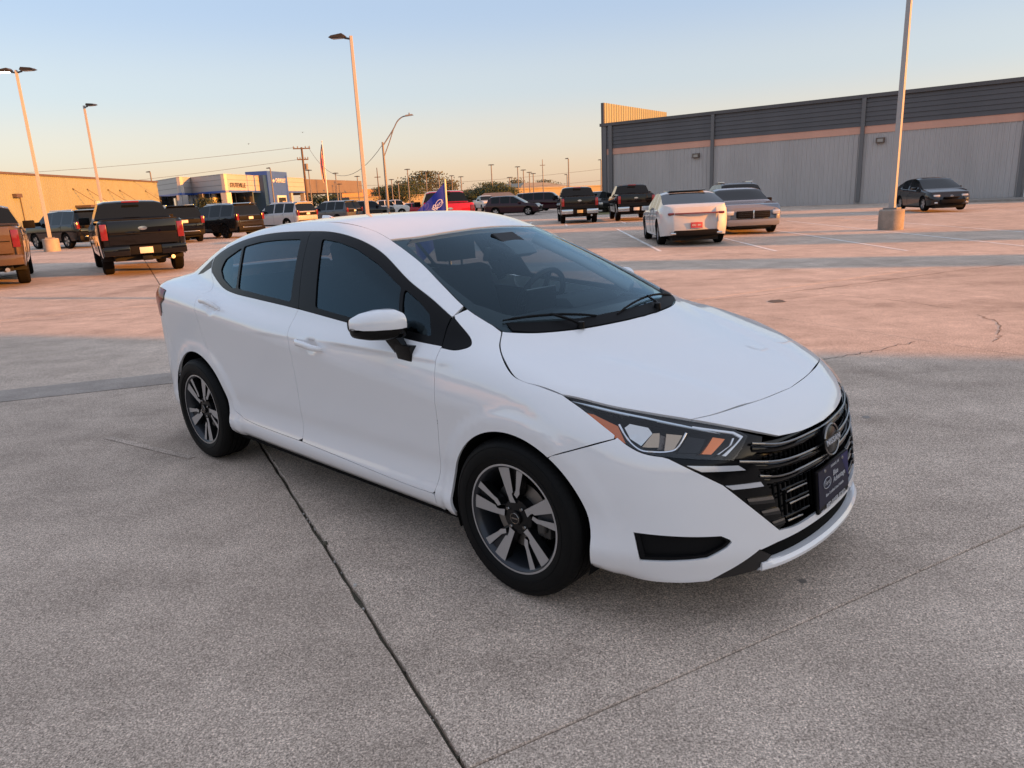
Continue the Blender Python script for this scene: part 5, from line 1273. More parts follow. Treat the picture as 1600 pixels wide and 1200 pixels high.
rg_half = cr([(-2.635, 0, 1.33), (-2.645, .2, 1.33), (-2.69, .43, 1.30), (-2.72, .483, 1.28)]) + rgl_edge[1:] + cr([(-3.13, .51, 1.11), (-3.16, .3, 1.1), (-3.17, 0, 1.1)])[1:]
whole('rear_window', GLASS_S, rg_half, TOP, h=.05, off=-.004, flange=0)
tr_half = cr([(-3.175, 0, 1.1), (-3.165, .3, 1.1), (-3.135, .52, 1.105)]) + cr([(-3.135, .53, 1.105), (-3.25, .60, 1.09), (-3.36, .655, 1.075)], 4)[1:] + [(-3.42, .68, 1.06), (-3.50, .66, 1.0), (-3.53, .40, .95), (-3.56, .40, .70), (-3.58, 0, .70)]
whole('trunk_lid', PAINT, tr_half, REAR, h=.035)
# ---- shark-fin aerial
mb = MB(); fin = [(-2.36, 1.385), (-2.30, 1.393), (-2.20, 1.407), (-2.22, 1.425), (-2.30, 1.445), (-2.36, 1.447)]
for s in (1, -1):
    pass
n = len(fin); top_w = [.026, .026, .006, .006, .004, .004]
vs = [(x, s * w, z) for s in (1, -1) for (x, z), w in zip(fin, top_w)]
mb.add(vs, [tuple(range(n)), tuple(range(n, 2 * n))[::-1]] + [(i, n + i, n + (i + 1) % n, (i + 1) % n) for i in range(n)])
mb.build('roof_aerial', PAINT, car, smooth=40)

# ---- front end
whole('nose_panel', PAINT, shut_front[::-1] + beak_edge[1:], FRONT, h=.022)
g_diag = [(.582, .702, .643), (.662, .641, .589), (.717, .581, .542), (.769, .510, .464), (.835, .382, .336)]
g_bot = cr([(.835, .382, .336), (.852, .30, .326), (.872, .15, .328), (.878, 0, .33)], 5)
bl = [p for p in lamp_low if .424 < p[0] < .575]
bump_bot = cr([(.378, .846, .215), (.43, .825, .200), (.522, .765, .193), (.622, .70, .196), (.717, .609, .198), (.80, .478, .203), (.85, .33, .213), (.88, .15, .216), (.885, 0, .216)])
bumper = g_bot[::-1] + g_diag[::-1][1:] + bl[::-1] + bsplit[::-1] + P3(arch(A1, 57, -14, 20)) + bump_bot
fog = cr([(.505, .79, .385), (.60, .72, .378), (.727, .604, .366)], 4) + cr([(.727, .604, .366), (.752, .575, .34), (.70, .645, .295)], 3)[1:] + [(.60, .73, .288), (.525, .785, .285)]
intake = [(.885, 0, .300), (.875, .18, .299), (.84, .40, .294), (.808, .474, .287), (.828, .418, .240), (.855, .33, .233), (.88, .15, .233), (.885, 0, .233)]
skid = [(.700, .625, .200), (.735, .59, .226), (.808, .476, .290), (.830, .415, .250), (.80, .474, .205)]
whole('front_bumper', PAINT, bumper, FRONT, holes=[(fog, False), (intake, True), (skid, False)], h=.024)
both('lower_trim', SKID, FRONT.flat(skid), FRONT, h=.03, off=-.003)
both('fog_light_insert', PLASTIC, FRONT.flat(fog), FRONT, h=.04, off=-.022, gap=-.004, flange=0)
both('fog_light_insert', PLASTIC, FRONT.flat(np.array(fog)), FRONT, holes=[FRONT.flat(np.array(fog) * .0 + (np.array(fog) - np.mean(fog, 0)) * [.9, .9, .78] + np.mean(fog, 0))], h=.03, off=-.006, gap=.001, flange=.02)
whole('lower_intake', DARK, intake, FRONT, h=.04, off=-.025, gap=-.02, flange=0)

# ---- grille, lamps
def fpt(y, z, off=0.):
    """point on the front face at (y,z), pushed out by off along the surface normal"""
    p = cast(np.array([[1.3, y, z]]), np.array([[-1., 0, 0]]), 0, 1.4, 90)
    return tuple((p + grad(p) * off)[0])
def snaps(pts, off=0.):
    q = FRONT.surf(FRONT.flat(pts)); return [tuple(a) for a in q + grad(q) * off]
def snap(p, off=0.):
    """move a point onto the front surface along its ray from inside, then out by off"""
    q = FRONT.surf(FRONT.flat([p])); return tuple((q + grad(q) * off)[0])
grille_half = [(.828, 0, .634)] + beak_edge[::-1][1:]
grille_half = [p for p in grille_half if p[1] < .472] + [(.731, .437, .681), (.737, .485, .648), (.729, .532, .615)] + [p for p in lamp_low if p[0] > .585][::-1][1:] + g_diag + g_bot[1:]
gb = whole('grille', GLOSSBLK, grille_half, FRONT, h=.035, off=-.045, gap=-.02, flange=0)
wedge = [p for p in lamp_low if p[0] > .583] + [(.775, .45, .585), (.790, .432, .545), (.812, .39, .46), (.842, .345, .345)] + g_diag[::-1]
both('grille_wing', GLOSSBLK, FRONT.flat(wedge), FRONT, parents=(gb, gb), h=.03, off=-.004, flange=.03)
upwing = [(.700, .462, .705), (.731, .437, .681), (.737, .485, .648), (.727, .530, .620), (.762, .47, .612), (.775, .41, .628), (.765, .372, .668)]
both('grille_wing', GLOSSBLK, FRONT.flat(upwing), FRONT, parents=(gb, gb), h=.03, off=-.012, flange=.03)
def bar(pts, r, off, material, name='grille_bar'):
    cen_ = abs(pts[-1][1]) < 1e-6; pts = snaps(cr(pts, 5), off)
    if cen_: pts[-1] = (pts[-1][0], 0., pts[-1][2])
    full = pts + [(x, -y, z) for x, y, z in pts[::-1][1:]] if abs(pts[-1][1]) < 1e-6 else None
    if full:
        mb = MB(); mb.tube([V3(p) for p in full], r, 6); mb.build(name, material, gb, smooth=60)
    else:
        for s in (1, -1):
            mb = MB(); mb.tube([(x, -y * s, z) for x, y, z in pts], r, 6); mb.build(name, material, gb, smooth=60)
for pts in ([(.748, .44, .655), (.799, .32, .629), (.832, .10, .622), (.836, 0, .620)], [(.733, .51, .607), (.81, .341, .574), (.847, .103, .561), (.85, 0, .559)], [(.785, .445, .545), (.82, .341, .523), (.853, .114, .517), (.856, 0, .515)]):
    bar(pts, .0048, -.003, DCHROME); bar([(x, y, z - .017) for x, y, z in pts], .015, -.020, GLOSSBLK)
for zz, y0, y1 in ((.472, .36, .20), (.458, .33, .20), (.425, .34, .19), (.411, .315, .19), (.37, .345, .19), (.352, .33, .24)):
    bar([(.85, y0, zz), (.85, (y0 + y1) / 2, zz), (.86, y1, zz - .003)], .0042, -.006, DCHROME if zz in (.458, .411, .352) else GLOSSBLK)
ky = [k * .03 for k in range(-12, 13)]
rq = cast(np.array([[1.3, y, z] for y in ky for z in (.625 - .1 * abs(y), .48, .345)]), np.tile([-1., 0, 0], (len(ky) * 3, 1)), 0, 1.4, 90); rq = rq - grad(rq) * .031
for i, y in enumerate(ky):                                            # upright ribs behind the bars
    mb = MB(); mb.tube([V3(p) for p in rq[3 * i:3 * i + 3]], .004, 5); mb.build('grille_rib', DARK, gb)
def slash(pts, material, off=.002):
    both('grille_blade', material, FRONT.flat(pts), FRONT, parents=(gb, gb), h=.02, off=off, gap=0, flange=.006)
slash([(.628, .668, .618), (.74, .522, .598), (.756, .499, .578), (.666, .636, .594)], BTRIM)
slash([(.722, .575, .538), (.787, .447, .526), (.794, .436, .508), (.738, .555, .521)], BTRIM)
slash([(.768, .508, .480), (.811, .402, .466), (.815, .397, .452), (.773, .503, .468)], DCHROME); slash([(.773, .503, .467), (.815, .397, .451), (.818, .394, .440), (.778, .496, .457)], SKID)
slash([(.799, .458, .425), (.824, .382, .419), (.828, .374, .406), (.802, .452, .415)], DCHROME); slash([(.802, .452, .414), (.828, .374, .405), (.831, .369, .393), (.806, .445, .405)], SKID)
slash([(.820, .413, .375), (.837, .355, .374), (.839, .353, .365), (.823, .408, .366)], DCHROME); slash([(.823, .408, .365), (.839, .353, .364), (.841, .35, .354), (.827, .401, .356)], SKID)
# headlamps
lamp = lamp_low + [(.737, .485, .648), (.732, .437, .680), (.690, .472, .708)] + [(.591, .573, .745)] + shut_lamp[::-1][1:-1]
lamps = both('headlight', LENS, FRONT.flat(lamp), FRONT, h=.03, off=-.001, flange=0)
both('lamp_housing', SATINBLK, FRONT.flat(lamp), FRONT, parents=lamps, h=.04, off=-.065, gap=-.012, flange=0)
top_strip = shut_lamp + [(.690, .472, .708), (.66, .525, .702), (.57, .61, .735), (.47, .688, .762), (.34, .755, .795)]
both('lamp_housing', GLOSSBLK, FRONT.flat(top_strip), FRONT, parents=lamps, h=.03, off=-.012, gap=.002, flange=.03)
low_strip = lamp_low + [(.715, .545, .622), (.66, .612, .640), (.585, .688, .655), (.52, .735, .672), (.475, .752, .695), (.415, .765, .735), (.33, .775, .785)]
both('lamp_housing', GLOSSBLK, FRONT.flat(low_strip), FRONT, parents=lamps, h=.03, off=-.012, gap=.001, flange=.03)
both('side_marker', AMBER, FRONT.flat([(.302, .793, .783), (.336, .778, .778), (.421, .757, .745), (.463, .771, .689), (.416, .788, .712), (.355, .796, .750)]), FRONT, parents=lamps, h=.02, off=-.010, gap=.001, flange=.01)
both('light_guide', mat('pale light guide', (.62, .70, .78), .2, 0, .5), FRONT.flat([(.248, .79, .814), (.326, .756, .801), (.479, .674, .767), (.584, .603, .738), (.677, .519, .702), (.589, .607, .734), (.485, .679, .763), (.332, .76, .796)]), FRONT, parents=lamps, h=.02, off=-.009, gap=0, flange=.006)
drl_m = mat('daytime light strip', (.80, .82, .85), .15, 0, .6)
both('light_guide', drl_m, FRONT.flat([(.712, .548, .633), (.724, .500, .660), (.728, .452, .682), (.700, .470, .699), (.606, .585, .733), (.607, .590, .729), (.698, .478, .694), (.718, .462, .678), (.714, .500, .660), (.701, .556, .636)]), FRONT, parents=lamps, h=.015, off=-.008, gap=0, flange=.006)
both('light_guide', drl_m, FRONT.flat([(.690, .560, .640), (.705, .505, .662), (.708, .482, .682), (.703, .487, .682), (.699, .508, .660), (.684, .563, .640)]), FRONT, parents=lamps, h=.015, off=-.012, gap=0, flange=.006)
both('turn_signal', AMBERB, FRONT.flat([(.665, .546, .697), (.693, .512, .686), (.681, .585, .645), (.660, .612, .650)]), FRONT, parents=lamps, h=.02, off=-.018, gap=0, flange=.02)
BOWL = mat('lamp reflector', (.82, .82, .84), .07, 1.0)
def facets(name, pts, off, jit, material, h=.014, seed=1):
    """faceted reflector: a piece of the front surface sunk by off, its points jittered in depth and left flat-shaded"""
    P, faces, N = tri_panel(FRONT.flat(pts), FRONT, h=h, off=off, gap=0, flange=0); r0 = np.random.RandomState(seed)
    P = P + N * r0.uniform(-jit, jit, (len(P), 1))
    for s, lp in ((1, lamps[0]), (-1, lamps[1])):
        me = bpy.data.meshes.new(name); me.from_pydata([(x, -y * s, z) for x, y, z in P], [], [f[::-1] if s > 0 else f for f in faces]); me.update(); link(name, me, material, lp)
WARM = mat('chrome tinted with warm reflection', (.50, .38, .27), .16, 1.0)  # lens chrome with its warm reflection put into the base colour
facets('lamp_reflector', [(.437, .742, .744), (.446, .722, .757), (.50, .690, .745), (.516, .692, .724), (.500, .738, .684), (.465, .752, .708)], -.026, .0016, mat('lamp crystal', (.72, .70, .67), .08, .95), .022, 2)
facets('lamp_reflector', [(.519, .690, .728), (.538, .674, .730), (.545, .700, .678), (.520, .728, .680), (.505, .738, .682)], -.034, .0015, WARM, .03, 4)
facets('lamp_reflector', [(.541, .671, .728), (.556, .664, .722), (.562, .694, .674), (.548, .708, .672)], -.046, .001, mat('smoked reflector', (.12, .10, .085), .2, .9), .03, 6)
facets('lamp_housing', [(.612, .612, .712), (.655, .565, .698), (.652, .612, .655), (.606, .672, .662)], -.030, .0005, GLOSSBLK, .03, 5)
bez = cr([(.42, .750, .749), (.445, .757, .719), (.471, .757, .692), (.504, .747, .670), (.535, .727, .665), (.574, .694, .664), (.594, .670, .672), (.600, .616, .716)], 4)
for s, lp in ((1, lamps[0]), (-1, lamps[1])):
    b = MB(); b.tube([(x, -y * s, z) for x, y, z in snaps(bez, -.012)], .004, 6); b.build('lamp_bezel', CHROME, lp, smooth=60)
both('lamp_bezel', WARM, FRONT.flat([(.556, .666, .722), (.596, .628, .714), (.590, .675, .672), (.566, .70, .664)]), FRONT, parents=lamps, h=.02, off=-.020, gap=0, flange=.02)
# badge
em = fpt(0, .566, .006); n_ = grad(np.array([em]))[0]; n_ = Vector((n_[0], 0, n_[2])); rgt = Vector((0, 1, 0)); upv = n_.cross(rgt).normalized()
EM = frame_matrix((em[0], 0, em[2]), rgt, upv, n_)
b = MB(); b.lathe([(.001, .010), (.045, .009), (.052, .004), (.052, -.03)], 36, 'z'); o = b.build('badge', BADGE, car, smooth=40); o.matrix_local = EM; o.scale = (1.22, 1.02, 1); badge = o
for a0, a1 in ((18, 162), (198, 342)):
    b = MB(); b.tube([(.056 * math.cos(math.radians(a)), .056 * math.sin(math.radians(a)), .008) for a in np.linspace(a0, a1, 24)], .0040, 6); b.build('badge_ring', DCHROME, badge, smooth=60)
t = text_mesh('badge_lettering', 'NISSAN', .029, BTRIM, badge, .002, spacing=1.15, bold=.0006); t.location = (0, -.002, .014)
b = MB(); b.box(-.066, .066, -.016, .013, .006, .0125); b.build('badge_bar', BADGE, badge, bevel=.002)
# number plate in its frame
PM = frame_matrix((.880, 0, .405), (0, 1, 0), (-.10, 0, .995), (.995, 0, .10))
b = MB(); b.box(-.157, .157, -.085, .081, -.014, 0); pf = b.build('number_plate', SATINBLK, car, bevel=.006); pf.matrix_local = PM
b = MB(); b.box(-.152, .152, -.062, .078, 0, .002); b.build('plate_panel', PLBLUE, pf)
b = MB(); b.add([(.152, .078, .0028), (.075, .078, .0028), (.152, -.035, .0028)], [(0, 1, 2)]); b.build('plate_panel', PLBLUE2, pf)
for body, size, x, y, al, bo in (('DURANT, OK', .014, .01, .066, 'CENTER', .0003), ('Blue', .030, -.012, .033, 'LEFT', .0005), ('Advantage', .030, -.012, .006, 'LEFT', .0005), ('Blue Certified Used Vehicle', .0165, .0, -.030, 'CENTER', .0003), ('RED RIVER FORD', .026, .01, -.074, 'CENTER', .0008), ('www.', .013, -.128, -.076, 'CENTER', .0002), ('.com', .013, .143, -.076, 'CENTER', .0002)):
    t = text_mesh('plate_lettering', body, size, PLWHITE, pf, .0003, al, bold=bo); t.location = (x, y, .0034)
b = MB(); b.tube([(-.072 + .036 * math.cos(a), .016 + .020 * math.sin(a), .0035) for a in np.linspace(0, 2 * math.pi, 28)], .0014, 5); b.build('plate_emblem', PLWHITE, pf)
t = text_mesh('plate_lettering', 'Ford', .026, PLWHITE, pf, .0003, shear=.3); t.location = (-.072, .016, .0034)
for y in (-.09, .09):
    b = MB(); b.lathe([(.001, .004), (.006, .003), (.007, 0)], 10, 'z', (y, .066, .002)); b.build('plate_screw', STEEL, pf)

# ---- white lip under the intake
ly = np.linspace(-.46, .46, 41); lq = cast(np.array([[1.3, y, .240] for y in ly]), np.tile([-1., 0, 0], (len(ly), 1)), 0, 1.4, 90)
sec = [(-.03, .234), (.004, .234), (.013, .222), (.012, .210), (.002, .203), (-.03, .203)]; v = []; f = []; K_ = len(sec)
for i_, p in enumerate(lq):
    n0 = grad(np.array([p]))[0]; n0[2] = 0; n0 /= np.linalg.norm(n0); e_ = min(1., (.46 - abs(ly[i_])) / .05)
    for o_, z_ in sec: v.append((p[0] + n0[0] * (o_ * (.3 + .7 * e_) if o_ > 0 else o_), -(p[1] + n0[1] * o_), z_))
for i_ in range(len(ly) - 1):
    for k in range(K_): f.append((i_ * K_ + k, i_ * K_ + (k + 1) % K_, (i_ + 1) * K_ + (k + 1) % K_, (i_ + 1) * K_ + k))
f += [tuple(range(K_)), tuple(range((len(ly) - 1) * K_, len(ly) * K_))[::-1]]
b = MB(); b.add(v, f); b.build('front_lip', PAINT, car, smooth=35)
b = MB(); v = []
for p in lq:
    n0 = grad(np.array([p]))[0]; n0[2] = 0; n0 /= np.linalg.norm(n0); q_ = p - n0 * .022; v += [(q_[0], -q_[1], .200), (q_[0], -q_[1], .325)]
b.add(v, [(2 * i_, 2 * i_ + 2, 2 * i_ + 3, 2 * i_ + 1) for i_ in range(len(ly) - 1)]); b.build('lower_intake', DARK, car)

# ---- rear end
rb_half = [(-3.58, 0, .685), (-3.56, .42, .685), (-3.535, .42, .86), (-3.48, .70, .86), (-3.30, .80, .865)] + [(-3.06, .84, .87)] + P3(rbump_gap[1:]) + P3(arch(A2, 151, 196, 12)) + cr([(-3.0, .80, .20), (-3.3, .74, .20), (-3.45, .5, .21), (-3.5, 0, .22)])
whole('rear_bumper', PAINT, rb_half, REAR, h=.04)
tl = tl_side[1:-1] + [(-3.06, .84, .872), (-3.30, .80, .868), (-3.48, .70, .863), (-3.535, .43, .865), (-3.53, .41, .95), (-3.50, .655, .995), (-3.42, .675, 1.055), (-3.2, .79, 1.058)]
tls = both('tail_light', REDLENS, REAR.flat(tl), REAR, h=.03, off=.001, flange=.03)
both('lamp_housing', GLOSSBLK, REAR.flat([(-2.94, .831, 1.030), (-2.93, .850, .990), (-2.995, .85, .962), (-3.03, .846, .91), (-3.03, .844, .892), (-2.987, .85, .952), (-2.917, .853, .982), (-2.925, .829, 1.036)]), REAR, parents=tls, h=.02, off=.003, gap=0, flange=.004)

# ---- dark inner shell, wheel wells, floor
ish = P3([(-3.2, .25), (-3.2, .98), (-2.6, .98), (-1.5, .95), (-.6, .90), (-.35, .86), (.05, .80), (.38, .70), (.42, .62), (.42, .55)]) + P3(arch((A1[0], A1[1], .356), 42, 198, 30)) + P3([(-.36, .232), (-2.22, .232)]) + P3(arch((A2[0], A2[1], .368), -16, 196, 30))
both('inner_panel', DARK, SIDE.flat(ish), SIDE, h=.06, off=-.022, gap=0, flange=0)
whole('inner_panel', DARK, shut_front[::-1] + shut_lamp[::-1][1:] + [(.30, .79, .76), (.42, .775, .62), (.44, .81, .45), (.46, .80, .24), (.6, .69, .22), (.8, .45, .22), (.88, 0, .23)], FRONT, h=.06, off=-.085, gap=0, flange=0)
whole('inner_panel', DARK, hood_half, TOP, h=.06, off=-.02, gap=.01, flange=0)
for s in (1, -1):
    for cx, cz, R in (A1, A2):
        b = MB(); nA = 28; A = [math.radians(a) for a in np.linspace(-22, 202, nA)]
        v = []
        for yy in (.835, .48):
            v += [(cx + (R + .006) * math.cos(a), -s * yy, cz + (R + .006) * math.sin(a)) for a in A]
        f = [(i, i + 1, nA + i + 1, nA + i) for i in range(nA - 1)] + [tuple(range(nA, 2 * nA))]
        b.add(v, f); b.build('wheel_well', DARK, car)
b = MB(); b.box(-3.3, .70, -.47, .47, .20, .23); b.box(-2.24, -.37, -.80, .80, .20, .24); b.build('underbody', DARK, car)
b = MB(); b.box(-2.35, .30, -.42, .42, .24, .50); b.build('underbody', DARK, car)
b = MB(); b.box(.37, .66, -.52, .52, .215, .24); b.box(-3.32, -2.99, -.52, .52, .25, .28); b.build('underbody', DARK, car)

# ---- cabin
b = MB(); pr = [(-.10, .925), (-.34, .955), (-.60, .945), (-.70, .89), (-.68, .60), (-.10, .60)]
b.prism([(x, .66, z) for x, z in pr], (0, -1.32, 0)); b.build('dashboard', DASHM, car, bevel=.02, smooth=40)
b = MB(); b.prism([(x, .56, z) for x, z in [(-.46, .95), (-.52, 1.0), (-.66, .995), (-.70, .93)]], (0, -.40, 0)); b.build('instrument_binnacle', DASHM, car, bevel=.02, smooth=40)
b = MB(); b.box(-.56, -.54, -.11, .11, .96, 1.07); b.build('centre_screen', GLOSSBLK, car, bevel=.004)
b = MB()
def torus(b, M, R, r, n=36, m=8):
    v = []; f = []
    for i in range(n):
        for j in range(m):
            a, c = 2 * math.pi * i / n, 2 * math.pi * j / m
            v.append(M @ Vector(((R + r * math.cos(c)) * math.cos(a), (R + r * math.cos(c)) * math.sin(a), r * math.sin(c))))
    for i in range(n):
        for j in range(m): f.append((i * m + j, ((i + 1) % n) * m + j, ((i + 1) % n) * m + (j + 1) % m, i * m + (j + 1) % m))
    b.add(v, f)
SM = Matrix.Translation((-.86, .36, .945)) @ Matrix.Rotation(math.radians(-66), 4, 'Y')
torus(b, SM, .18, .016)
for a in (0, 180, 270):
    b.tube([SM @ Vector((.03 * math.cos(math.radians(a)), .03 * math.sin(math.radians(a)), -.01)), SM @ Vector((.175 * math.sin(math.radians(a + 90)), .175 * math.sin(math.radians(a)), 0))], .016, 6)
b.lathe([(.001, .0), (.05, 0), (.055, .03)], 16, 'x', (-.86, .36, .945)); b.build('steering_wheel', SATINBLK, car, smooth=50)
def seat(y, x0, w, hr=True):
    def padded(b, prof, w, r=.03):
        b.prism([(x, y + w / 2, z) for x, z in prof], (0, -w, 0))
    b = MB(); padded(b, [(x0, .38), (x0 + .50, .42), (x0 + .52, .52), (x0 + .40, .56), (x0, .50)], w)
    base = b.build('seat', SEATM, car, bevel=.035, smooth=50)
    b = MB(); padded(b, [(x0 + .04, .46), (x0 + .10, .56), (x0 - .04, 1.10), (x0 - .12, 1.12), (x0 - .16, 1.08), (x0 - .06, .5)], w * .96)
    b.build('seat_back', SEATM, base, bevel=.04, smooth=50)
    if hr:
        b = MB(); padded(b, [(x0 - .06, 1.15), (x0 - .07, 1.30), (x0 - .12, 1.33), (x0 - .17, 1.29), (x0 - .14, 1.15)], .25)
        b.tube([(x0 - .11, y - .05, 1.08), (x0 - .11, y - .05, 1.18)], .007); b.tube([(x0 - .11, y + .05, 1.08), (x0 - .11, y + .05, 1.18)], .007)
        b.build('headrest', SEATM, base, bevel=.03, smooth=50)
seat(.36, -1.42, .50); seat(-.36, -1.42, .50); seat(0, -2.32, 1.28, False)
whole('headliner', HEADL, roof_half, TOP, h=.06, off=-.04, gap=.02, flange=0)
for s in (1, -1):                                                     # inner pillar trims
    for q in ([(-.45, .645, 1.00), (-.74, .575, 1.15), (-1.02, .515, 1.27)], [(-1.50, .735, 1.0), (-1.54, .67, 1.15), (-1.59, .57, 1.32)], [(-2.50, .63, 1.06), (-2.62, .56, 1.14), (-2.75, .48, 1.20)]):
        b = MB(); b.tube([(x, -s * y, z) for x, y, z in q], .03, 8); b.build('pillar_trim', HEADL if q[0][0] > -.5 else SEATM, car, smooth=60)
b = MB(); b.prism([(-.80, .09, 1.335), (-.66, .09, 1.262), (-.60, .055, 1.235), (-.66, .06, 1.215), (-.82, .09, 1.29)], (0, -.16, 0)); b.build('camera_housing', SATINBLK, car, bevel=.008)
b = MB(); b.prism([(-.78, .12, 1.20), (-.76, .125, 1.265), (-.80, .12, 1.27), (-.82, .115, 1.20)], (0, -.24, 0)); b.build('rear_view_mirror', SATINBLK, car, bevel=.012, smooth=50)
both('sun_visor', HEADL, TOP.flat([(-1.03, .10, 1), (-1.05, .42, 1), (-1.19, .43, 1), (-1.17, .10, 1)]), TOP, h=.05, off=-.06, gap=0, flange=.015)
for s, yy in ((1, .36), (-1, .36)):                                    # wipers on a black cowl
    pass
cow = cr([(.038, 0, 1), (.025, .15, 1), (-.025, .35, 1), (-.12, .53, 1), (-.19, .60, 1)]) + cr([(-.235, .585, 1), (-.17, .50, 1), (-.085, .35, 1), (-.035, .15, 1), (-.022, 0, 1)])
whole('cowl', PLASTIC, cow, TOP, h=.03, off=.003, gap=0, flange=.008)
def wiper(pivot, tip0, tip1):
    def w(p, o): q = TOP.surf(np.array([p[:2]])); return Vector(V3(tuple((q + grad(q) * o)[0])))
    b = MB(); m0 = w(((tip0[0] + tip1[0]) / 2, (tip0[1] + tip1[1]) / 2), .016)
    b.tube([w(pivot, .014), w(((pivot[0] * .7 + (tip0[0] + tip1[0]) * .15), pivot[1] * .7 + (tip0[1] + tip1[1]) * .15), .022), m0], [.008, .006, .005], 6)
    arm = b.build('wiper_arm', SATINBLK, car, smooth=50)
    b = MB(); pts = [w((tip0[0] + (tip1[0] - tip0[0]) * t, tip0[1] + (tip1[1] - tip0[1]) * t), .006 + .006 * math.sin(math.pi * t)) for t in np.linspace(0, 1, 9)]
    b.tube(pts, [.003] + [.0055] * 7 + [.003], 6); b.build('wiper_blade', PLASTIC, arm, smooth=50)
    b = MB(); b.lathe([(.001, .03), (.014, .026), (.017, 0)], 12, 'z', tuple(w(pivot, 0))); b.build('wiper_cap', SATINBLK, arm, smooth=50)
wiper((-.03, .36), (-.252, .59), (-.045, .235)); wiper((.01, -.16), (-.012, .13), (-.135, -.52))

# ---- door mirrors, handles
def loft(secs, n=20, e=2.6):
    """secs: (centre xyz, half size x, half size z) along y; superellipse sections"""
    v = []; f = []
    for (cx, cy, cz), hx, hz in secs:
        for k in range(n):
            a = 2 * math.pi * k / n; c, s = math.cos(a), math.sin(a)
            v.append((cx + hx * math.copysign(abs(c) ** (2 / e), c), cy, cz + hz * math.copysign(abs(s) ** (2 / e), s)))
    for i in range(len(secs) - 1):
        for k in range(n): f.append((i * n + k, i * n + (k + 1) % n, (i + 1) * n + (k + 1) % n, (i + 1) * n + k))
    f.append(tuple(range(n))); f.append(tuple(range((len(secs) - 1) * n, len(secs) * n))[::-1])
    return v, f
for s, dr in ((1, fdoor[0]), (-1, fdoor[1])):
    ms = [((-.622, .822, 1.020), .030, .022), ((-.625, .829, 1.022), .060, .046), ((-.638, .854, 1.025), .072, .056), ((-.668, .897, 1.024), .075, .055), ((-.707, .936, 1.019), .067, .047), ((-.738, .960, 1.014), .050, .034), ((-.752, .968, 1.011), .022, .015)]
    b = MB(); v, f = loft(ms, 28, 2.8); b.add([(x, -s * y, z) for x, y, z in v], f); mir = b.build('door_mirror', PAINT, dr, smooth=50)
    b = MB(); v, f = loft([((c[0], c[1], c[2] - .020), hx * .97, hz * .93) for c, hx, hz in ms], 24, 2.8); b.add([(x, -s * y, z) for x, y, z in v], f); b.build('door_mirror', GLOSSBLK, dr, smooth=50)
    b = MB(); v, f = loft([((c[0] - .012, c[1], c[2] - .002), hx * .98, hz * .88) for c, hx, hz in ms[1:-1]], 24, 3); b.add([(x, -s * y, z) for x, y, z in v], f); b.build('door_mirror', GLOSSBLK, dr, smooth=50)
    b = MB(); b.hexa([(-.615, -s * .832, .862), (-.535, -s * .832, .862), (-.52, -s * .838, .880), (-.63, -s * .838, .880)], [(-.67, -s * .90, .985), (-.605, -s * .88, .985), (-.59, -s * .845, .985), (-.67, -s * .845, .985)]); b.hexa([(-.63, -s * .80, .875), (-.53, -s * .80, .875), (-.53, -s * .848, .863), (-.62, -s * .848, .863)], [(-.63, -s * .80, .93), (-.52, -s * .80, .93), (-.53, -s * .862, .935), (-.63, -s * .862, .935)])
    b.build('mirror_stalk', GLOSSBLK, dr, bevel=.012, smooth=60)
    for (hx, hz), dd in (((-1.268, .866), dr), ((-2.29, .980), (rdoor[0] if s > 0 else rdoor[1]))):
        cpt = on_side([(hx, hz)])[0]; N0 = grad(np.array([cpt]))[0]
        # recessed cup behind the grip
        cup = [(hx + .01 + .052 * math.cos(a), hz - .004 + .036 * math.sin(a)) for a in np.linspace(0, 2 * math.pi, 24, endpoint=False)]
        slope = -.10
        b = MB(); L = [(-.108, .002, .009), (-.092, .018, .013), (-.06, .034, .0155), (0, .040, .0165), (.06, .034, .0155), (.092, .018, .013), (.108, .002, .009)]
        v = []; f = []; n = 12
        QS = on_side([(hx + dx, hz + slope * dx) for dx, o, r in L])
        for (dx, o, r), q in zip(L, QS):
            q = q + np.array(N0) * (o + (.002 if hx > -2 else .012))
            for k in range(n):
                a = 2 * math.pi * k / n; v.append((q[0], -s * (q[1] + .011 * math.cos(a)), q[2] + r * math.sin(a)))
        for i in range(len(L) - 1):
            for k in range(n): f.append((i * n + k, i * n + (k + 1) % n, (i + 1) * n + (k + 1) % n, (i + 1) * n + k))
        f += [tuple(range(n)), tuple(range((len(L) - 1) * n, len(L) * n))[::-1]]
        b.add(v, f); b.build('door_handle', PAINT, dd, smooth=60)

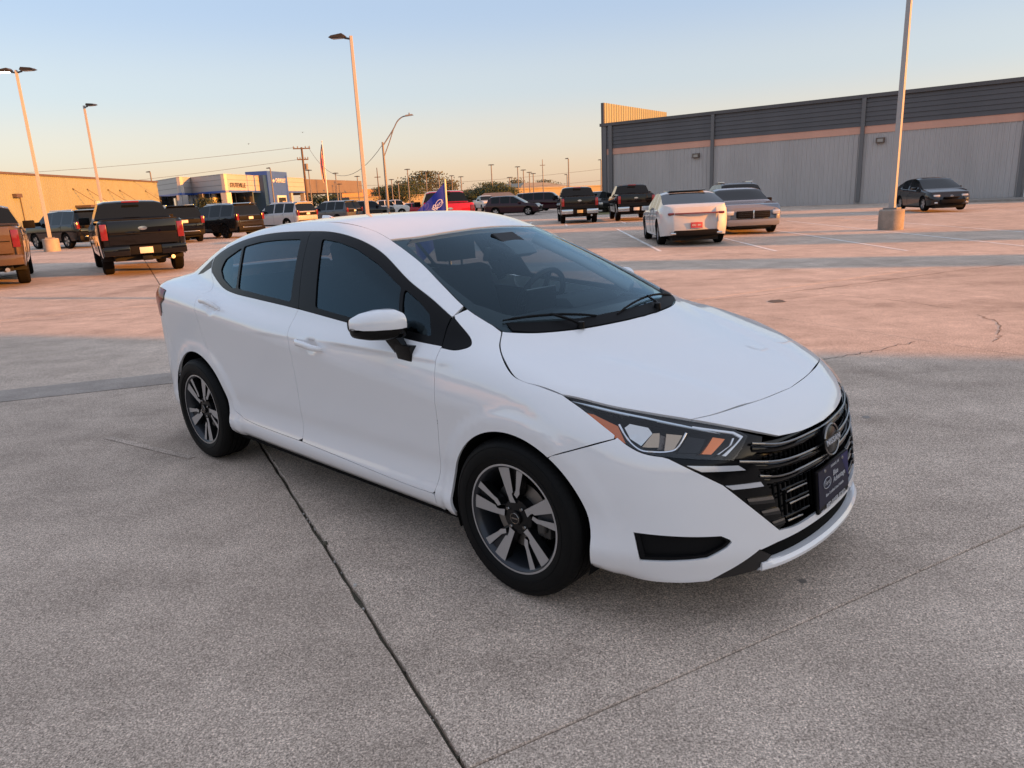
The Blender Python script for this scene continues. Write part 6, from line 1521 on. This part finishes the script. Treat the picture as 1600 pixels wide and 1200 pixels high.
# ---- wheels (outward = -y for the right side)
def make_wheel(name='wheel'):
    w = None
    b = MB(); W = .1025; R = .316
    # rim barrel and lip
    prof = [(.185, .08), (.188, -.02), (.196, -.066), (.205, -.084), (.214, -.0905), (.2195, -.0905), (.2195, -.082), (.20, -.06)]
    b.lathe(prof, 64, 'y'); w = b.build(name, WGREY, car, smooth=40)
    b = MB(); b.lathe([(.2125, -.0912), (.2165, -.0922), (.2198, -.0912)], 72, 'y'); b.build('rim_lip', MACH, w, smooth=60)
    # tyre
    tp = [(.213, -.082), (.222, -.091), (.236, -.0985), (.255, -.1025), (.275, -.1015), (.292, -.0965), (.303, -.0885), (.3105, -.079), (.314, -.066)]
    tread = []
    for y0, y1 in ((-.066, -.050), (-.044, -.018), (-.012, .012), (.018, .044), (.050, .066)):
        tread += [(.3145 + .0015 * (1 - abs(y0) / .07), y0), (.3145 + .0015 * (1 - abs(y1) / .07), y1)]
        if y1 < .06: tread += [(.3075, y1 + .0005), (.3075, y1 + .0055)]
    tp = tp + tread + [(r, -y) for r, y in tp[::-1]]
    b = MB(); b.lathe(tp, 96, 'y'); b.build('tyre', RUBBER, w, smooth=35)
    # raised rings on the side wall, and shoulder sipes
    b = MB()
    for r, h in ((.246, .1018), (.2875, .0985)):
        b.lathe([(r - .0016, -h + .001), (r - .0006, -h - .0011), (r + .0006, -h - .0011), (r + .0016, -h + .001)], 72, 'y')
    for k in range(72):
        a = 2 * math.pi * k / 72; c, s = math.cos(a), math.sin(a); da = .012
        p = []
        for r, h in ((.3035, -.0890), (.3113, -.0785), (.3150, -.0665)):
            for d in (-da, da): p.append((r * math.cos(a + d), h - .0004, r * math.sin(a + d)))
        b.add(p, [(0, 1, 3, 2), (2, 3, 5, 4)])
    b.build('tread_block', mat('tread rubber', (.007, .007, .007), .75, spec=.15), w, smooth=30)
    # hub, spokes: five wide blades each with a thinner companion
    def pt(r, t, y, ang):
        ca, sa = math.cos(ang), math.sin(ang); return (r * ca - t * sa, y, r * sa + t * ca)
    def face_y(r): return -.084 + (.2 - r) * .10
    for k in range(5):
        A = math.radians(100 - 72 * k)
        for kind in ('wide', 'thin'):
            if kind == 'wide': poly = [(.060, -.012), (.060, .017), (.120, .024), (.212, .034), (.212, -.024), (.13, -.015), (.105, -.012), (.098, -.004), (.085, -.004)]
            else: poly = [(.080, -.024), (.094, -.014), (.114, -.030), (.206, -.064), (.196, -.094), (.116, -.050), (.098, -.044)]
            # in the picture the wheel is seen from its outer side: mirror the tangent
            P = [pt(r, t, face_y(min(r, .2)), A) for r, t in poly]
            cen = np.mean(P, 0); n = len(P)
            b = MB(); back = [(p[0] + (p[0] - cen[0]) * .10, p[1] + .034, p[2] + (p[2] - cen[2]) * .10) for p in P]
            rim_ = [(p[0] + (p[0] - cen[0]) * .02, p[1] + .004, p[2] + (p[2] - cen[2]) * .02) for p in P]
            b.add(P, [tuple(range(n))], 0)
            b.add(P + rim_ + back, [(i, (i + 1) % n, n + (i + 1) % n, n + i) for i in range(n)] + [(n + i, n + (i + 1) % n, 2 * n + (i + 1) % n, 2 * n + i) for i in range(n)], 1)
            b.build('spoke', [MACH, WBLK], w)
        # pocket floor between the pair
        P = [pt(r, t, face_y(r) + .014, A) for r, t in [(.07, -.02), (.10, -.01), (.20, -.014), (.198, -.07), (.11, -.036)]]
        b = MB(); b.prism(P, (0, .02, 0)); b.build('spoke', WGREY if k % 2 else WBLK, w)
    b = MB(); b.lathe([(.001, -.066), (.05, -.066), (.070, -.060), (.078, -.03), (.078, .03)], 32, 'y'); b.build('hub', WBLK, w, smooth=35)
    b = MB(); b.lathe([(.001, -.0785), (.022, -.0785), (.027, -.0765), (.0285, -.07), (.0285, -.06)], 32, 'y'); cap = b.build('centre_cap', BADGE, w, smooth=40)
    b = MB(); b.tube([(.0205 * math.cos(a), -.079, .0205 * math.sin(a)) for a in np.linspace(0, 2 * math.pi, 28)], .0016, 5); b.box(-.016, .016, -.0797, -.0786, -.003, .003); b.build('cap_emblem', DCHROME, w, smooth=60)
    for k in range(4):
        a = math.radians(55 + 90 * k); b = MB(); b.lathe([(.001, -.075), (.0065, -.0745), (.0085, -.071), (.0095, -.055)], 6, 'y', (.050 * math.cos(a), 0, .050 * math.sin(a))); b.build('lug_nut', DCHROME, w)
    b = MB(); b.lathe([(.06, -.030), (.135, -.030), (.135, -.006), (.06, -.006)], 40, 'y'); b.build('brake_disc', STEEL, w, smooth=30)
    b = MB(); b.hexa([(.085, -.046, -.055), (.150, -.046, -.06), (.150, .02, -.06), (.085, .02, -.055)], [(.085, -.046, .055), (.150, -.046, .06), (.150, .02, .06), (.085, .02, .055)])
    b.tube([(.12, -.052, -.03), (.12, -.052, .03)], .022, 10); b.build('brake_caliper', IRON, w, bevel=.008, smooth=50)
    b = MB(); b.lathe([(.19, .06), (.001, .06)], 32, 'y'); b.build('wheel_backing', DARK, w)
    return w
def copy_tree(o, parent):
    c = o.copy(); COL.objects.link(c); c.parent = parent
    for ch in list(o.children): copy_tree(ch, c)
    return c
w0 = make_wheel(); wheels = [w0] + [copy_tree(w0, car) for _ in range(3)]
for w_, (x, y, rz, ry) in zip(wheels, ((0, -.762, 0, 0), (-2.62, -.765, 0, 32), (0, .762, math.pi, 15), (-2.62, .765, math.pi, 50))):
    w_.location = (x, y, .316); w_.rotation_mode = 'ZYX'; w_.rotation_euler = (0, math.radians(ry), rz)
